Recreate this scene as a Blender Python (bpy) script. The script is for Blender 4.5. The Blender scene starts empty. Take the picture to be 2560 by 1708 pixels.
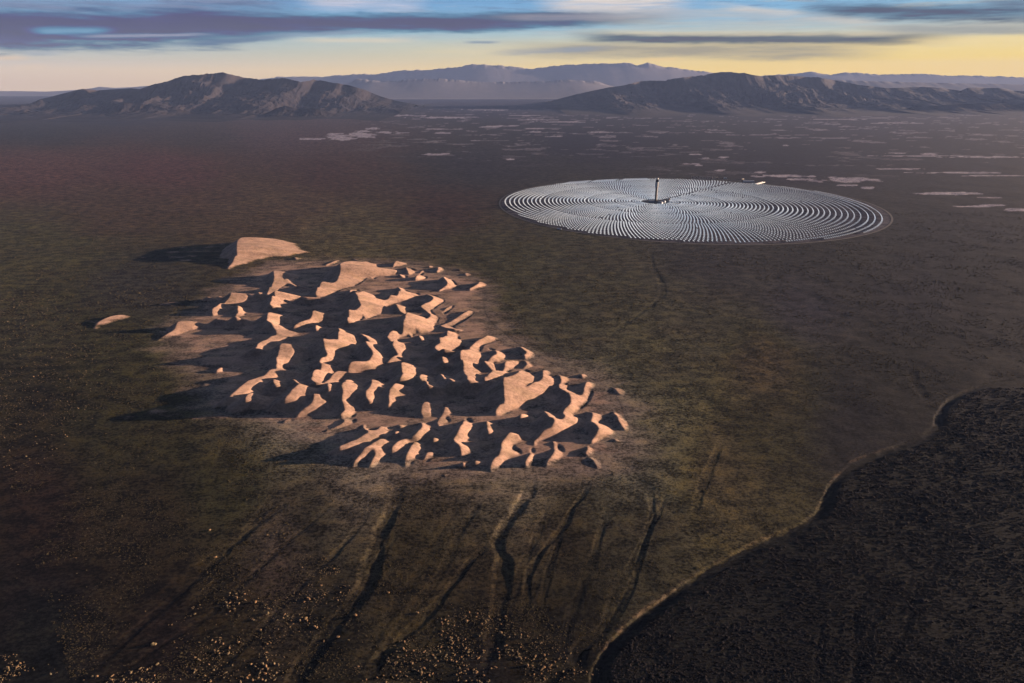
import bpy, math
import numpy as np

rad = math.radians
scene = bpy.context.scene
COL = scene.collection

# ------------------------------------------------------------------ camera, sun, sky, exposure
W, H = 2560, 1708                      # the photograph's own pixel frame
F, YH, HC = 1700.0, 205.0, 923.4       # focal length (px), horizon row, height above the plain (m)
PITCH = math.atan((H / 2 - YH) / F)
SUN_AZ, SUN_TAN = rad(78.5), 0.105      # to the right of the view, low
SUN_EL = math.atan(SUN_TAN)

cam = bpy.data.cameras.new("Camera")
cam.sensor_width = 36.0
cam.lens = F / W * 36.0
cam.clip_start, cam.clip_end = 5.0, 400000.0
cam_o = bpy.data.objects.new("Camera", cam)
cam_o.location = (0, 0, HC)
cam_o.rotation_euler = (math.pi / 2 - PITCH, 0, 0)
COL.objects.link(cam_o)
scene.camera = cam_o

scene.view_settings.view_transform = 'Standard'
scene.view_settings.look = 'None'
scene.view_settings.gamma = 1.0
scene.view_settings.use_curve_mapping = False
scene.view_settings.exposure = 1.75
scene.cycles.use_denoising = True
scene.cycles.volume_bounces = 1
scene.cycles.max_bounces = 6
scene.cycles.diffuse_bounces = 0

sun = bpy.data.lights.new("Sun", 'SUN')
sun.energy = 5.0
sun.color = (1.0, 0.71, 0.50)
sun.angle = rad(0.5)
sun_o = bpy.data.objects.new("Sun", sun)
# a sun lamp shines along its local -Z: point -Z away from the sun
sun_o.rotation_euler = (math.pi / 2 - SUN_EL, 0, math.pi - SUN_AZ)
sun_o.location = (4000, 1000, 4000)
COL.objects.link(sun_o)

SKY_STRENGTH = 0.05
HAZE_DENSITY = 7.0e-6
HAZE_COLOR = (0.32, 0.46, 0.86)
HAZE_GLOW =(0.20, 0.19, 0.20)         # what the air itself adds, measured in a render
HAZE_TOP, HAZE_FAR = 2950.0, 80000.0
FLAT_LIGHT = (0.46, 0.31, 0.24)        # light reaching level ground, per unit of albedo, as exposed

# ------------------------------------------------------------------ pixel <-> world helpers (for measuring the photograph)
CP, SP = math.cos(PITCH), math.sin(PITCH)


def ray(x, y):
    u = (np.asarray(x, float) - W / 2) / F
    v = (H / 2 - np.asarray(y, float)) / F
    return u, CP + v * SP, -SP + v * CP


def ground_at(x, y, z=0.0):
    dx, dy, dz = ray(x, y)
    t = (z - HC) / dz
    return dx * t, dy * t


def to_px(x, y, z=0.0):
    zz = z - HC
    fw = y * CP - zz * SP
    up = y * SP + zz * CP
    fw = np.maximum(fw, 1.0)
    return W / 2 + F * x / fw, H / 2 - F * up / fw


def azel(x, y):
    dx, dy, dz = ray(x, y)
    return float(np.arctan2(dx, dy)), float(np.arctan2(dz, np.hypot(dx, dy)))


# ------------------------------------------------------------------ sky
world = bpy.data.worlds.new("World")
scene.world = world
world.use_nodes = True
NT = world.node_tree
NT.nodes.clear()


class Nodes:
    def __init__(self, nt):
        self.nt = nt

    def new(self, kind, **kw):
        n = self.nt.nodes.new(kind)
        for k, v in kw.items():
            setattr(n, k, v)
        return n

    def put(self, sock, v):
        if hasattr(v, 'is_output'):
            self.nt.links.new(v, sock)
        elif isinstance(v, (tuple, list)) and sock.type == 'RGBA' and len(v) == 3:
            sock.default_value = (*v, 1)
        else:
            sock.default_value = v

    def m(self, op, a, b=0.0, c=0.0, clamp=False):
        n = self.new('ShaderNodeMath', operation=op, use_clamp=clamp)
        for i, v in enumerate((a, b, c)):
            self.put(n.inputs[i], v)
        return n.outputs[0]

    def step(self, x, lo, hi):
        n = self.new('ShaderNodeMapRange', interpolation_type='SMOOTHSTEP')
        self.put(n.inputs['Value'], x)
        n.inputs['From Min'].default_value, n.inputs['From Max'].default_value = lo, hi
        return n.outputs['Result']

    def mix(self, f, a, b, mode='MIX'):
        n = self.new('ShaderNodeMix', data_type='RGBA', blend_type=mode)
        self.put(n.inputs[0], f)
        self.put(n.inputs[6], a)
        self.put(n.inputs[7], b)
        return n.outputs[2]

    def noise(self, vec, scale, detail=4.0, rough=0.55, w=None):
        n = self.new('ShaderNodeTexNoise', noise_dimensions='3D')
        self.put(n.inputs['Vector'], vec)
        n.inputs['Scale'].default_value = scale
        n.inputs['Detail'].default_value = detail
        n.inputs['Roughness'].default_value = rough
        return n.outputs['Fac']

    def vec(self, x, y, z):
        n = self.new('ShaderNodeCombineXYZ')
        for i, v in enumerate((x, y, z)):
            self.put(n.inputs[i], v)
        return n.outputs[0]

    def ramp(self, fac, stops):
        n = self.new('ShaderNodeValToRGB')
        self.put(n.inputs[0], fac)
        el = n.color_ramp.elements
        while len(el) < len(stops):
            el.new(0.5)
        for e, (p, c) in zip(el, stops):
            e.position = p
            e.color = (*c, 1) if len(c) == 3 else c
        return n.outputs[0]


def lin(c):
    c = np.asarray(c, float) / 255.0
    return np.where(c <= 0.04045, c / 12.92, ((c + 0.055) / 1.055) ** 2.4)


def sky_lin(c):                         # a colour seen in the photograph's sky, as scene radiance
    return tuple(lin(c) / 2 ** scene.view_settings.exposure)


N = Nodes(NT)
tc = N.new('ShaderNodeTexCoord')
sep = N.new('ShaderNodeSeparateXYZ')
NT.links.new(tc.outputs['Generated'], sep.inputs[0])
dx, dy, dz = sep.outputs
az = N.m('ARCTAN2', dx, dy)
el = N.m('ARCSINE', dz)
eld = N.m('MULTIPLY', el, 180 / math.pi)

sky = N.new('ShaderNodeTexSky', sky_type='NISHITA')
sky.sun_disc = False
sky.sun_elevation = SUN_EL
sky.sun_rotation = SUN_AZ
sky.altitude = 900.0
sky.air_density, sky.dust_density, sky.ozone_density = 1.0, 1.6, 1.5
base = N.mix(1.0, sky.outputs[0], (SKY_STRENGTH,) * 3, 'MULTIPLY')
base = N.mix(0.85, base, (0.003, 0.009, 0.027))         # invented dimming of the unseen sky overhead, to deepen the shade

# the evening glow low over the plain: warm towards the sun, pale rose away from it, clear blue above
f_right = N.step(az, rad(-38), rad(40))
e01 = N.m('DIVIDE', eld, 10.0, clamp=True)
left = N.ramp(e01, [(0.0, sky_lin((228, 205, 182))), (0.08, sky_lin((232, 211, 186))), (0.2, sky_lin((198, 201, 194))),
                    (0.36, sky_lin((152, 192, 212))), (0.55, sky_lin((128, 164, 204))), (0.72, sky_lin((98, 136, 188)))])
right = N.ramp(e01, [(0.0, sky_lin((255, 222, 150))), (0.10, sky_lin((255, 222, 142))), (0.26, sky_lin((246, 222, 160))),
                     (0.40, sky_lin((166, 198, 214))), (0.58, sky_lin((138, 182, 218))), (0.75, sky_lin((96, 148, 212)))])
glow = N.mix(f_right, left, right)
f_low = N.m('SUBTRACT', 1.0, N.step(eld, 7.5, 13.0))
front = N.step(dy, 0.35, 0.68)
col = N.mix(N.m('MULTIPLY', f_low, front), base, glow)

# a bright patch added to the unseen sky, ahead and right, for the mirrors to reflect
gap = N.m('MULTIPLY', N.step(eld, 12.0, 16.0), N.m('SUBTRACT', 1.0, N.step(eld, 24.0, 34.0)))
gap = N.m('MULTIPLY', gap, N.m('MULTIPLY', N.step(az, rad(-8), rad(16)), N.m('SUBTRACT', 1.0, N.step(az, rad(62), rad(90)))))
col = N.mix(gap, col, (0.21, 0.24, 0.29))

# cloud streaks
azv = N.m('MULTIPLY', az, 1.0)
wob = N.noise(N.vec(N.m('MULTIPLY', az, 7.0), N.m('MULTIPLY', el, 45.0), 3.1), 1.0, 5, 0.6)
wob2 = N.noise(N.vec(N.m('MULTIPLY', az, 22.0), N.m('MULTIPLY', el, 240.0), 8.7), 1.0, 5, 0.65)
tex = N.noise(N.vec(N.m('MULTIPLY', az, 9.0), N.m('MULTIPLY', el, 150.0), 1.7), 1.0, 6, 0.62)
wobc = N.m('SUBTRACT', wob, 0.5)
wob2c = N.m('SUBTRACT', wob2, 0.5)


def band(x0, y0, x1, y1, half, colour, opac, fray=0.5, soft=0.5, ends=0.12, amp=1.0):
    """a cloud streak from photo point (x0, y0) to (x1, y1), half px thick"""
    global col
    a0, e0 = azel(x0, y0)
    a1, e1 = azel(x1, y1)
    k = (e1 - e0) / (a1 - a0)
    th = half / F
    c = N.m('ADD', N.m('MULTIPLY', N.m('SUBTRACT', az, a0), k), e0)
    d = N.m('SUBTRACT', el, c)
    d = N.m('ADD', d, N.m('MULTIPLY', wobc, th * 1.4 * amp))
    d = N.m('ADD', d, N.m('MULTIPLY', wob2c, th * 1.3 * amp))
    r = N.m('DIVIDE', N.m('ABSOLUTE', d), th)
    mask = N.m('SUBTRACT', 1.0, N.step(r, max(0.0, 1 - soft), 1 + soft))
    e = (a1 - a0) * ends
    az_w = N.m('ADD', az, N.m('MULTIPLY', wob2c, e * 0.8))
    mask = N.m('MULTIPLY', mask, N.step(az_w, a0 - e, a0 + e))
    mask = N.m('MULTIPLY', mask, N.m('SUBTRACT', 1.0, N.step(az_w, a1 - e, a1 + e)))
    fr = N.step(tex, 0.5 - 0.22 * fray - 0.05, 0.5 + 0.05)
    fr = N.m('ADD', N.m('MULTIPLY', fr, fray), 1.0 - fray)
    mask = N.m('MULTIPLY', N.m('MULTIPLY', mask, fr), opac, clamp=True)
    col = N.mix(mask, col, sky_lin(colour))


# thin high veil everywhere, broken
veil = N.m('MULTIPLY', N.step(tex, 0.5, 0.72), N.step(eld, 1.5, 4.5))
col = N.mix(N.m('MULTIPLY', veil, 0.5), col, N.mix(f_right, sky_lin((176, 178, 190)), sky_lin((214, 204, 182))))
dark = N.m('MULTIPLY', N.step(wob2, 0.52, 0.68), N.step(eld, 3.2, 5.0))
col = N.mix(N.m('MULTIPLY', dark, 0.42), col, sky_lin((120, 130, 156)))

band(-700, 20, 700, 26, 30, (140, 142, 165), 0.75, 0.6, 0.7)
band(-900, 84, 640, 60, 33, (76, 102, 132), 0.95, 0.12, 0.5, 0.18)
band(-700, 52, 1500, 46, 17, (86, 110, 136), 0.9, 0.3, 0.6, 0.14)
band(500, 57, 1640, 40, 13, (96, 108, 130), 0.92, 0.25, 0.6, 0.10)
band(1250, 44, 1680, 42, 6, (170, 165, 172), 0.7, 0.4, 0.8, 0.2)
band(200, 92, 520, 86, 3, (196, 190, 200), 0.6, 0.6, 0.9, 0.2)
band(90, 78, 260, 76, 6, (160, 192, 214), 0.75, 0.2, 0.8, 0.25)
band(455, 111, 700, 94, 5, (130, 142, 160), 0.85, 0.2, 0.7, 0.25)
band(690, 88, 920, 80, 5, (160, 168, 182), 0.6, 0.4, 0.8, 0.3)
band(750, 101, 1020, 102, 5, (226, 214, 190), 0.7, 0.4, 0.8, 0.25)
band(780, 12, 1040, 12, 11, (205, 205, 218), 0.85, 0.5, 0.8, 0.2)
band(1380, 8, 1700, 12, 15, (232, 218, 208), 0.85, 0.5, 0.8, 0.2)
band(1060, 128, 1360, 128, 5, (226, 212, 178), 0.6, 0.5, 0.8, 0.2)
band(1170, 106, 1240, 106, 2.5, (150, 160, 172), 0.8, 0.2, 0.8, 0.3)
band(1800, 15, 2200, 60, 7, (226, 214, 200), 0.6, 0.6, 0.8, 0.2)
band(1500, 30, 2100, 48, 10, (188, 192, 196), 0.55, 0.7, 0.8, 0.2)
band(1500, 60, 2700, 62, 13, (200, 196, 184), 0.5, 0.7, 0.8, 0.1)
band(2040, 26, 2900, 44, 13, (100, 106, 120), 0.92, 0.35, 0.6, 0.10)
band(2450, 10, 2900, 14, 8, (116, 120, 134), 0.8, 0.4, 0.7, 0.2)
band(1480, 93, 2330, 96, 10, (108, 116, 126), 0.97, 0.1, 0.6, 0.12)
band(1500, 80, 2250, 84, 5, (224, 210, 178), 0.6, 0.5, 0.8, 0.15)
band(1340, 124, 2140, 130, 14, (176, 168, 150), 0.9, 0.25, 0.7, 0.16)
band(1260, 131, 1500, 122, 6, (165, 168, 172), 0.8, 0.4, 0.7, 0.25)
band(2200, 70, 2700, 78, 7, (160, 162, 160), 0.7, 0.4, 0.8, 0.2)
band(2250, 104, 2800, 106, 8, (244, 222, 168), 0.7, 0.4, 0.8, 0.2)
band(1610, 150, 1690, 150, 4, (246, 214, 160), 0.7, 0.2, 0.8, 0.3)
band(-60, 146, 60, 145, 4, (230, 208, 182), 0.8, 0.3, 0.8, 0.3)
band(36, 169, 112, 167, 4, (234, 212, 184), 0.8, 0.3, 0.8, 0.3)
band(60, 134, 150, 133, 4, (176, 182, 188), 0.5, 0.3, 0.8, 0.3)

# the sky is seen through the air over the plain; the glow behind it is as much brighter as that air takes away
path = N.m('MINIMUM', N.m('DIVIDE', HAZE_TOP - HC, N.m('MAXIMUM', dz, 0.002)), HAZE_FAR)
trans = N.m('POWER', math.e, N.m('MULTIPLY', path, -HAZE_DENSITY))
gain = N.m('DIVIDE', 1.0, N.m('MAXIMUM', trans, 0.2))
lost = N.m('MULTIPLY', N.m('SUBTRACT', gain, 1.0), 1.0)
airlight = N.new('ShaderNodeCombineColor')
for i in range(3):
    NT.links.new(N.m('MULTIPLY', lost, HAZE_GLOW[i]), airlight.inputs[i])
gc = N.new('ShaderNodeCombineColor')
for i in range(3):
    NT.links.new(gain, gc.inputs[i])
lift = N.mix(1.0, N.mix(1.0, col, gc.outputs[0], 'MULTIPLY'), airlight.outputs[0], 'SUBTRACT')
lift = N.mix(1.0, lift, (0.02, 0.02, 0.02), 'LIGHTEN')
col = N.mix(N.m('MULTIPLY', f_low, front), col, lift)

fine = N.noise(N.vec(N.m('MULTIPLY', az, 30.0), N.m('MULTIPLY', el, 520.0), 5.2), 1.0, 6, 0.65)
fine = N.m('ADD', 0.80, N.m('MULTIPLY', fine, 0.40))
fc = N.new('ShaderNodeCombineColor')
for i in range(3):
    NT.links.new(fine, fc.inputs[i])
col = N.mix(N.m('MULTIPLY', N.step(eld, 1.0, 4.0), 0.8), col, N.mix(1.0, col, fc.outputs[0], 'MULTIPLY'))
bg = N.new('ShaderNodeBackground')
out = N.new('ShaderNodeOutputWorld')
NT.links.new(col, bg.inputs[0])
bg.inputs[1].default_value = 1.0
NT.links.new(bg.outputs[0], out.inputs[0])

# ------------------------------------------------------------------ mesh and noise helpers
def hash01(ix, iy, seed):
    h = (ix.astype(np.int64) * 374761393 + iy.astype(np.int64) * 668265263 + seed * 1274126177) & 0x7FFFFFFF
    h = ((h ^ (h >> 13)) * 1103515245) & 0x7FFFFFFF
    h = ((h ^ (h >> 15)) * 12345677) & 0x7FFFFFFF
    return ((h ^ (h >> 16)) & 0xFFFFFF) / float(0xFFFFFF)


def vnoise(x, y, seed=0):
    x0, y0 = np.floor(x), np.floor(y)
    fx, fy = x - x0, y - y0
    fx = fx * fx * fx * (fx * (fx * 6 - 15) + 10)
    fy = fy * fy * fy * (fy * (fy * 6 - 15) + 10)
    a, b = hash01(x0, y0, seed), hash01(x0 + 1, y0, seed)
    c, d = hash01(x0, y0 + 1, seed), hash01(x0 + 1, y0 + 1, seed)
    return (a * (1 - fx) + b * fx) * (1 - fy) + (c * (1 - fx) + d * fx) * fy


def fbm(x, y, seed=0, octaves=5, gain=0.5):
    v, amp, tot = 0.0, 1.0, 0.0
    for i in range(octaves):
        v = v + amp * vnoise(x * 2 ** i + 17.3 * i, y * 2 ** i - 9.1 * i, seed + i * 31)
        tot += amp
        amp *= gain
    return v / tot


def ridged(x, y, seed=0, octaves=5, gain=0.5):
    v, amp, tot = 0.0, 1.0, 0.0
    for i in range(octaves):
        v = v + amp * (1 - np.abs(2 * vnoise(x * 2 ** i + 5.7 * i, y * 2 ** i + 3.3 * i, seed + i * 17) - 1))
        tot += amp
        amp *= gain
    return v / tot


def sstep(x, lo, hi):
    t = np.clip((x - lo) / (hi - lo), 0, 1)
    return t * t * (3 - 2 * t)


def mesh_object(name, verts, faces, mats, mat_idx=None, smooth=False, colours=None, attr=None, parent=None):
    """faces: one (n, k) int array, or a list of such arrays"""
    verts = np.asarray(verts, np.float32).reshape(-1, 3)
    fl = [np.asarray(f, np.int32) for f in (faces if isinstance(faces, list) else [faces])]
    me = bpy.data.meshes.new(name)
    me.vertices.add(len(verts))
    me.vertices.foreach_set('co', verts.ravel())
    loops = np.concatenate([f.ravel() for f in fl])
    sizes = np.concatenate([np.full(len(f), f.shape[1], np.int32) for f in fl])
    me.loops.add(len(loops))
    me.loops.foreach_set('vertex_index', loops)
    me.polygons.add(len(sizes))
    starts = np.concatenate([[0], np.cumsum(sizes)[:-1]]).astype(np.int32)
    me.polygons.foreach_set('loop_start', starts)
    if mat_idx is not None:
        me.polygons.foreach_set('material_index', np.asarray(mat_idx, np.int32))
    me.polygons.foreach_set('use_smooth', np.full(len(sizes), bool(smooth)))
    me.update(calc_edges=True)
    for m in (mats if isinstance(mats, (list, tuple)) else [mats]):
        me.materials.append(m)
    if colours is not None:
        a = me.color_attributes.new('soil', 'FLOAT_COLOR', 'POINT')
        c = np.ones((len(verts), 4), np.float32)
        c[:, :3] = colours
        a.data.foreach_set('color', c.ravel())
    if attr is not None:
        for k, v in attr.items():
            a = me.attributes.new(k, 'FLOAT', 'POINT')
            a.data.foreach_set('value', np.asarray(v, np.float32))
    o = bpy.data.objects.new(name, me)
    COL.objects.link(o)
    if parent:
        o.parent = parent
    return o


def tag(o, label=None, cat=None, group=None, kind=None):
    if label:
        o['label'] = label
    if cat:
        o['category'] = cat
    if group:
        o['group'] = group
    if kind:
        o['kind'] = kind
    return o


def empty(name, loc, rz=0.0):
    o = bpy.data.objects.new(name, None)
    o.empty_display_size = 5
    o.location = loc
    o.rotation_euler = (0, 0, rz)
    COL.objects.link(o)
    return o


def grid_faces(ny, nx):
    i = np.arange(ny * nx).reshape(ny, nx)
    return np.stack([i[:-1, :-1], i[:-1, 1:], i[1:, 1:], i[1:, :-1]], -1).reshape(-1, 4)


class MB:
    """collects simple shapes into one mesh"""
    def __init__(self):
        self.v, self.f, self.mi, self.n = [], {}, {}, 0

    def add(self, verts, faces, mi=0):
        faces = np.asarray(faces, np.int32)
        k = faces.shape[1]
        self.f.setdefault(k, []).append(faces + self.n)
        self.mi.setdefault(k, []).append(np.full(len(faces), mi, np.int32))
        verts = np.asarray(verts, float)
        self.v.append(verts)
        self.n += len(verts)
        return self

    def box(self, x0, y0, z0, x1, y1, z1, mi=0, top=1.0):
        cx, cy = (x0 + x1) / 2, (y0 + y1) / 2
        v = []
        for z, s in ((z0, 1.0), (z1, top)):
            for x, y in ((x0, y0), (x1, y0), (x1, y1), (x0, y1)):
                v.append((cx + (x - cx) * s, cy + (y - cy) * s, z))
        return self.add(v, [(3, 2, 1, 0), (4, 5, 6, 7), (0, 1, 5, 4), (1, 2, 6, 5), (2, 3, 7, 6), (3, 0, 4, 7)], mi)

    def lathe(self, prof, x=0, y=0, seg=24, mi=0, a0=0.0):
        a = np.arange(seg) * 2 * math.pi / seg + a0
        v = np.concatenate([np.stack([x + r * np.cos(a), y + r * np.sin(a), np.full(seg, z)], -1) for r, z in prof])
        f = []
        for k in range(len(prof) - 1):
            for i in range(seg):
                j = (i + 1) % seg
                f.append((k * seg + i, k * seg + j, (k + 1) * seg + j, (k + 1) * seg + i))
        self.add(v, f, mi)
        for k, flip in ((0, True), (len(prof) - 1, False)):
            r, z = prof[k]
            if r > 0.02:
                ring = v[k * seg:(k + 1) * seg]
                c = np.concatenate([ring, [[x, y, z]]])
                t = [((i + 1) % seg, i, seg) if flip else (i, (i + 1) % seg, seg) for i in range(seg)]
                self.add(c, t, mi)
        return self

    def gable(self, x0, y0, x1, y1, z0, z1, mi=0, over=0.0):
        """gabled roof along x"""
        ym = (y0 + y1) / 2
        v = [(x0 - over, y0 - over, z0), (x1 + over, y0 - over, z0), (x1 + over, y1 + over, z0), (x0 - over, y1 + over, z0),
             (x0 - over, ym, z1), (x1 + over, ym, z1)]
        self.add(v, [(0, 1, 5, 4), (2, 3, 4, 5), (3, 2, 1, 0)], mi)
        return self.add(v, [(3, 0, 4), (1, 2, 5)], mi)

    def beam(self, p, q, w, mi=0):
        p, q = np.asarray(p, float), np.asarray(q, float)
        d = (q - p) / np.linalg.norm(q - p)
        up = np.array([0, 0, 1.0]) if abs(d[2]) < 0.9 else np.array([1.0, 0, 0])
        s = np.cross(d, up)
        s /= np.linalg.norm(s)
        t = np.cross(s, d)
        v = [b + w / 2 * (i * s + j * t) for b in (p, q) for i, j in ((-1, -1), (1, -1), (1, 1), (-1, 1))]
        return self.add(v, [(3, 2, 1, 0), (4, 5, 6, 7), (0, 1, 5, 4), (1, 2, 6, 5), (2, 3, 7, 6), (3, 0, 4, 7)], mi)

    def build(self, name, mats, parent=None, smooth=False):
        ks = sorted(self.f)
        return mesh_object(name, np.concatenate(self.v), [np.concatenate(self.f[k]) for k in ks], mats,
                           np.concatenate([np.concatenate(self.mi[k]) for k in ks]), smooth, parent=parent)


# ------------------------------------------------------------------ materials
def material(name, colour, rough=0.8, metal=0.0, var=0.12, scale=0.4, spec=0.3):
    m = bpy.data.materials.new(name)
    m.use_nodes = True
    nt = m.node_tree
    b = nt.nodes['Principled BSDF']
    n = Nodes(nt)
    geo = n.new('ShaderNodeTexCoord')
    f = n.noise(geo.outputs['Object'], scale, 4)
    f = n.m('ADD', n.m('MULTIPLY', n.m('SUBTRACT', f, 0.5), 2.5 * var), 1.0)
    g = n.new('ShaderNodeCombineColor')
    for i in range(3):
        nt.links.new(f, g.inputs[i])
    nt.links.new(n.mix(1.0, colour, g.outputs[0], 'MULTIPLY'), b.inputs['Base Color'])
    b.inputs['Roughness'].default_value = rough
    b.inputs['Metallic'].default_value = metal
    b.inputs['Specular IOR Level'].default_value = spec
    return m


def soil_material(name, kind):
    """ground and sand: soil colour with painted foreground shade stored per vertex, broken up by noise at several sizes and by small relief"""
    m = bpy.data.materials.new(name)
    m.use_nodes = True
    nt = m.node_tree
    b = nt.nodes['Principled BSDF']
    n = Nodes(nt)
    at = n.new('ShaderNodeAttribute', attribute_name='soil')
    sd = n.new('ShaderNodeAttribute', attribute_name='sand').outputs['Fac']
    rg = n.new('ShaderNodeAttribute', attribute_name='rough').outputs['Fac']
    P = n.new('ShaderNodeTexCoord').outputs['Object']
    mp = n.new('ShaderNodeMapping')
    nt.links.new(P, mp.inputs[0])
    mp.inputs['Rotation'].default_value = (0, 0, rad(-8))
    mp.inputs['Scale'].default_value = (0.7, 1.0, 1.0)
    S = mp.outputs[0]
    n1 = n.noise(S, 0.004, 5, 0.6)
    n2 = n.noise(S, 0.022, 5, 0.6)
    mp2 = n.new('ShaderNodeMapping')
    nt.links.new(P, mp2.inputs[0])
    mp2.inputs['Rotation'].default_value = (0, 0, rad(-6))
    mp2.inputs['Scale'].default_value = (0.75, 1.0, 1.0)
    n3 = n.noise(mp2.outputs[0], 0.13, 5, 0.7)
    n4 = n.noise(P, 0.40, 3, 0.65)
    amp = n.m('SUBTRACT', 1.0, n.m('MULTIPLY', sd, 0.72))

    def dev(x, k):
        return n.m('MULTIPLY', n.m('MULTIPLY', n.m('SUBTRACT', x, 0.5), k), amp)
    s = n.m('ADD', n.m('ADD', dev(n1, 1.0), dev(n2, 2.6)), n.m('ADD', dev(n3, 3.4), dev(n4, 2.0)))
    s = n.m('MAXIMUM', n.m('ADD', s, 1.0), 0.25)
    g = n.new('ShaderNodeCombineColor')
    for i in range(3):
        nt.links.new(s, g.inputs[i])
    c = n.mix(1.0, at.outputs['Color'], g.outputs[0], 'MULTIPLY')
    # clumps and bare gaps, each with an edge of its own
    pa = n.m('MULTIPLY', n.m('SUBTRACT', n.step(n2, 0.44, 0.56), 0.5), 0.46)
    pb = n.m('MULTIPLY', n.m('SUBTRACT', n.step(n3, 0.43, 0.57), 0.5), 0.62)
    pp = n.m('ADD', 1.0, n.m('MULTIPLY', n.m('ADD', pa, pb), amp))
    gp = n.new('ShaderNodeCombineColor')
    for i in range(3):
        nt.links.new(pp, gp.inputs[i])
    c = n.mix(1.0, c, gp.outputs[0], 'MULTIPLY')
    # patches of yellow-green grass among bare purplish soil
    grass = n.m('MULTIPLY', n.step(n2, 0.50, 0.66), amp)
    c = n.mix(n.m('MULTIPLY', grass, 0.5), c, n.mix(1.0, c, (1.2, 1.04, 0.66), 'MULTIPLY'))
    bare = n.m('MULTIPLY', n.step(n1, 0.52, 0.40), amp)
    c = n.mix(n.m('MULTIPLY', bare, 0.45), c, n.mix(1.0, c, (1.02, 0.93, 1.02), 'MULTIPLY'))
    # scattered dark brush
    brush = n.m('MULTIPLY', n.m('MULTIPLY', n.step(n3, 0.53, 0.63), n.step(n2, 0.42, 0.60)), amp)
    c = n.mix(n.m('MULTIPLY', brush, 0.75), c, (0.02, 0.022, 0.013))
    nt.links.new(c, b.inputs['Base Color'])
    b.inputs['Roughness'].default_value = 0.95
    b.inputs['Specular IOR Level'].default_value = 0.1
    h = n.m('ADD', n.m('MULTIPLY', n3, 0.9), n.m('MULTIPLY', n4, 0.45))
    h = n.m('ADD', h, n.m('MULTIPLY', n2, 2.0))
    bu = n.new('ShaderNodeBump')
    bu.inputs['Distance'].default_value = 1.0
    nt.links.new(n.m('MULTIPLY', rg, 1.0), bu.inputs['Strength'])
    nt.links.new(h, bu.inputs['Height'])
    nt.links.new(bu.outputs[0], b.inputs['Normal'])
    return m


M_GROUND = soil_material('desert_soil', 'ground')


# ------------------------------------------------------------------ soil colours of the plain, foreground shade painted in
# what each zone of the plain looks like; turned into an albedo by dividing out an even light; shade towards the near corners stays in the colour
LIGHT = np.array(FLAT_LIGHT)
ZONES = [
    (100, 330, 76, 67, 71), (100, 420, 84, 67, 63), (400, 420, 82, 65, 60), (800, 430, 74, 62, 61), (500, 340, 80, 68, 68),
    (700, 340, 84, 74, 78), (1200, 420, 64, 57, 64), (1500, 350, 62, 59, 70), (2000, 400, 60, 57, 68), (2400, 380, 64, 61, 68),
    (2450, 560, 57, 52, 56), (300, 520, 72, 60, 52), (700, 520, 74, 62, 56), (1100, 520, 67, 56, 53), (100, 640, 66, 60, 48),
    (350, 720, 54, 51, 51), (900, 600, 74, 64, 56), (1200, 650, 64, 57, 49), (1500, 700, 64, 58, 52), (1800, 660, 62, 57, 56),
    (2100, 640, 62, 55, 52), (2450, 680, 60, 53, 53), (2000, 780, 60, 57, 60), (1700, 820, 64, 58, 53), (1600, 880, 68, 59, 53),
    (1900, 900, 66, 55, 40), (2300, 880, 57, 51, 47), (1700, 1050, 72, 62, 54), (1900, 1050, 60, 52, 36), (1800, 1150, 64, 53, 38),
    (1600, 1150, 80, 68, 62), (1550, 1000, 88, 74, 68), (2200, 960, 54, 48, 43), (1300, 1230, 84, 70, 62), (900, 1180, 86, 72, 66),
    (700, 1050, 84, 70, 64), (300, 900, 54, 50, 36), (100, 850, 58, 52, 46), (100, 1000, 48, 40, 34), (300, 1050, 46, 41, 26),
    (600, 1200, 46, 41, 24), (350, 1300, 44, 36, 22), (800, 1300, 48, 41, 26), (100, 1250, 44, 34, 22), (700, 1380, 56, 45, 43),
    (1000, 1400, 45, 37, 27), (1400, 1350, 47, 39, 29), (1250, 1500, 42, 34, 28), (1600, 1300, 57, 46, 35), (400, 1600, 36, 29, 19),
    (100, 1600, 32, 26, 17), (800, 1600, 36, 29, 21), (1200, 1650, 30, 24, 20), (1400, 1550, 36, 29, 23), (600, 1500, 41, 33, 26),
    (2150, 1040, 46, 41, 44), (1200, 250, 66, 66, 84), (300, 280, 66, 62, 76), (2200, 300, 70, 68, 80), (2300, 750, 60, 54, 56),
]
DARK_ZONES = [  # dark stony ground, with shade of the near corners painted in as well
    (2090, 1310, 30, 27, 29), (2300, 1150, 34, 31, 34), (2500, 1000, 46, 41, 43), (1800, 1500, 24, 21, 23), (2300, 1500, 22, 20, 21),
    (1500, 1690, 22, 19, 19), (2500, 1690, 20, 18, 17), (2100, 1120, 38, 35, 37), (2530, 940, 54, 48, 46), (2200, 1400, 26, 22, 23),
]

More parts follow.
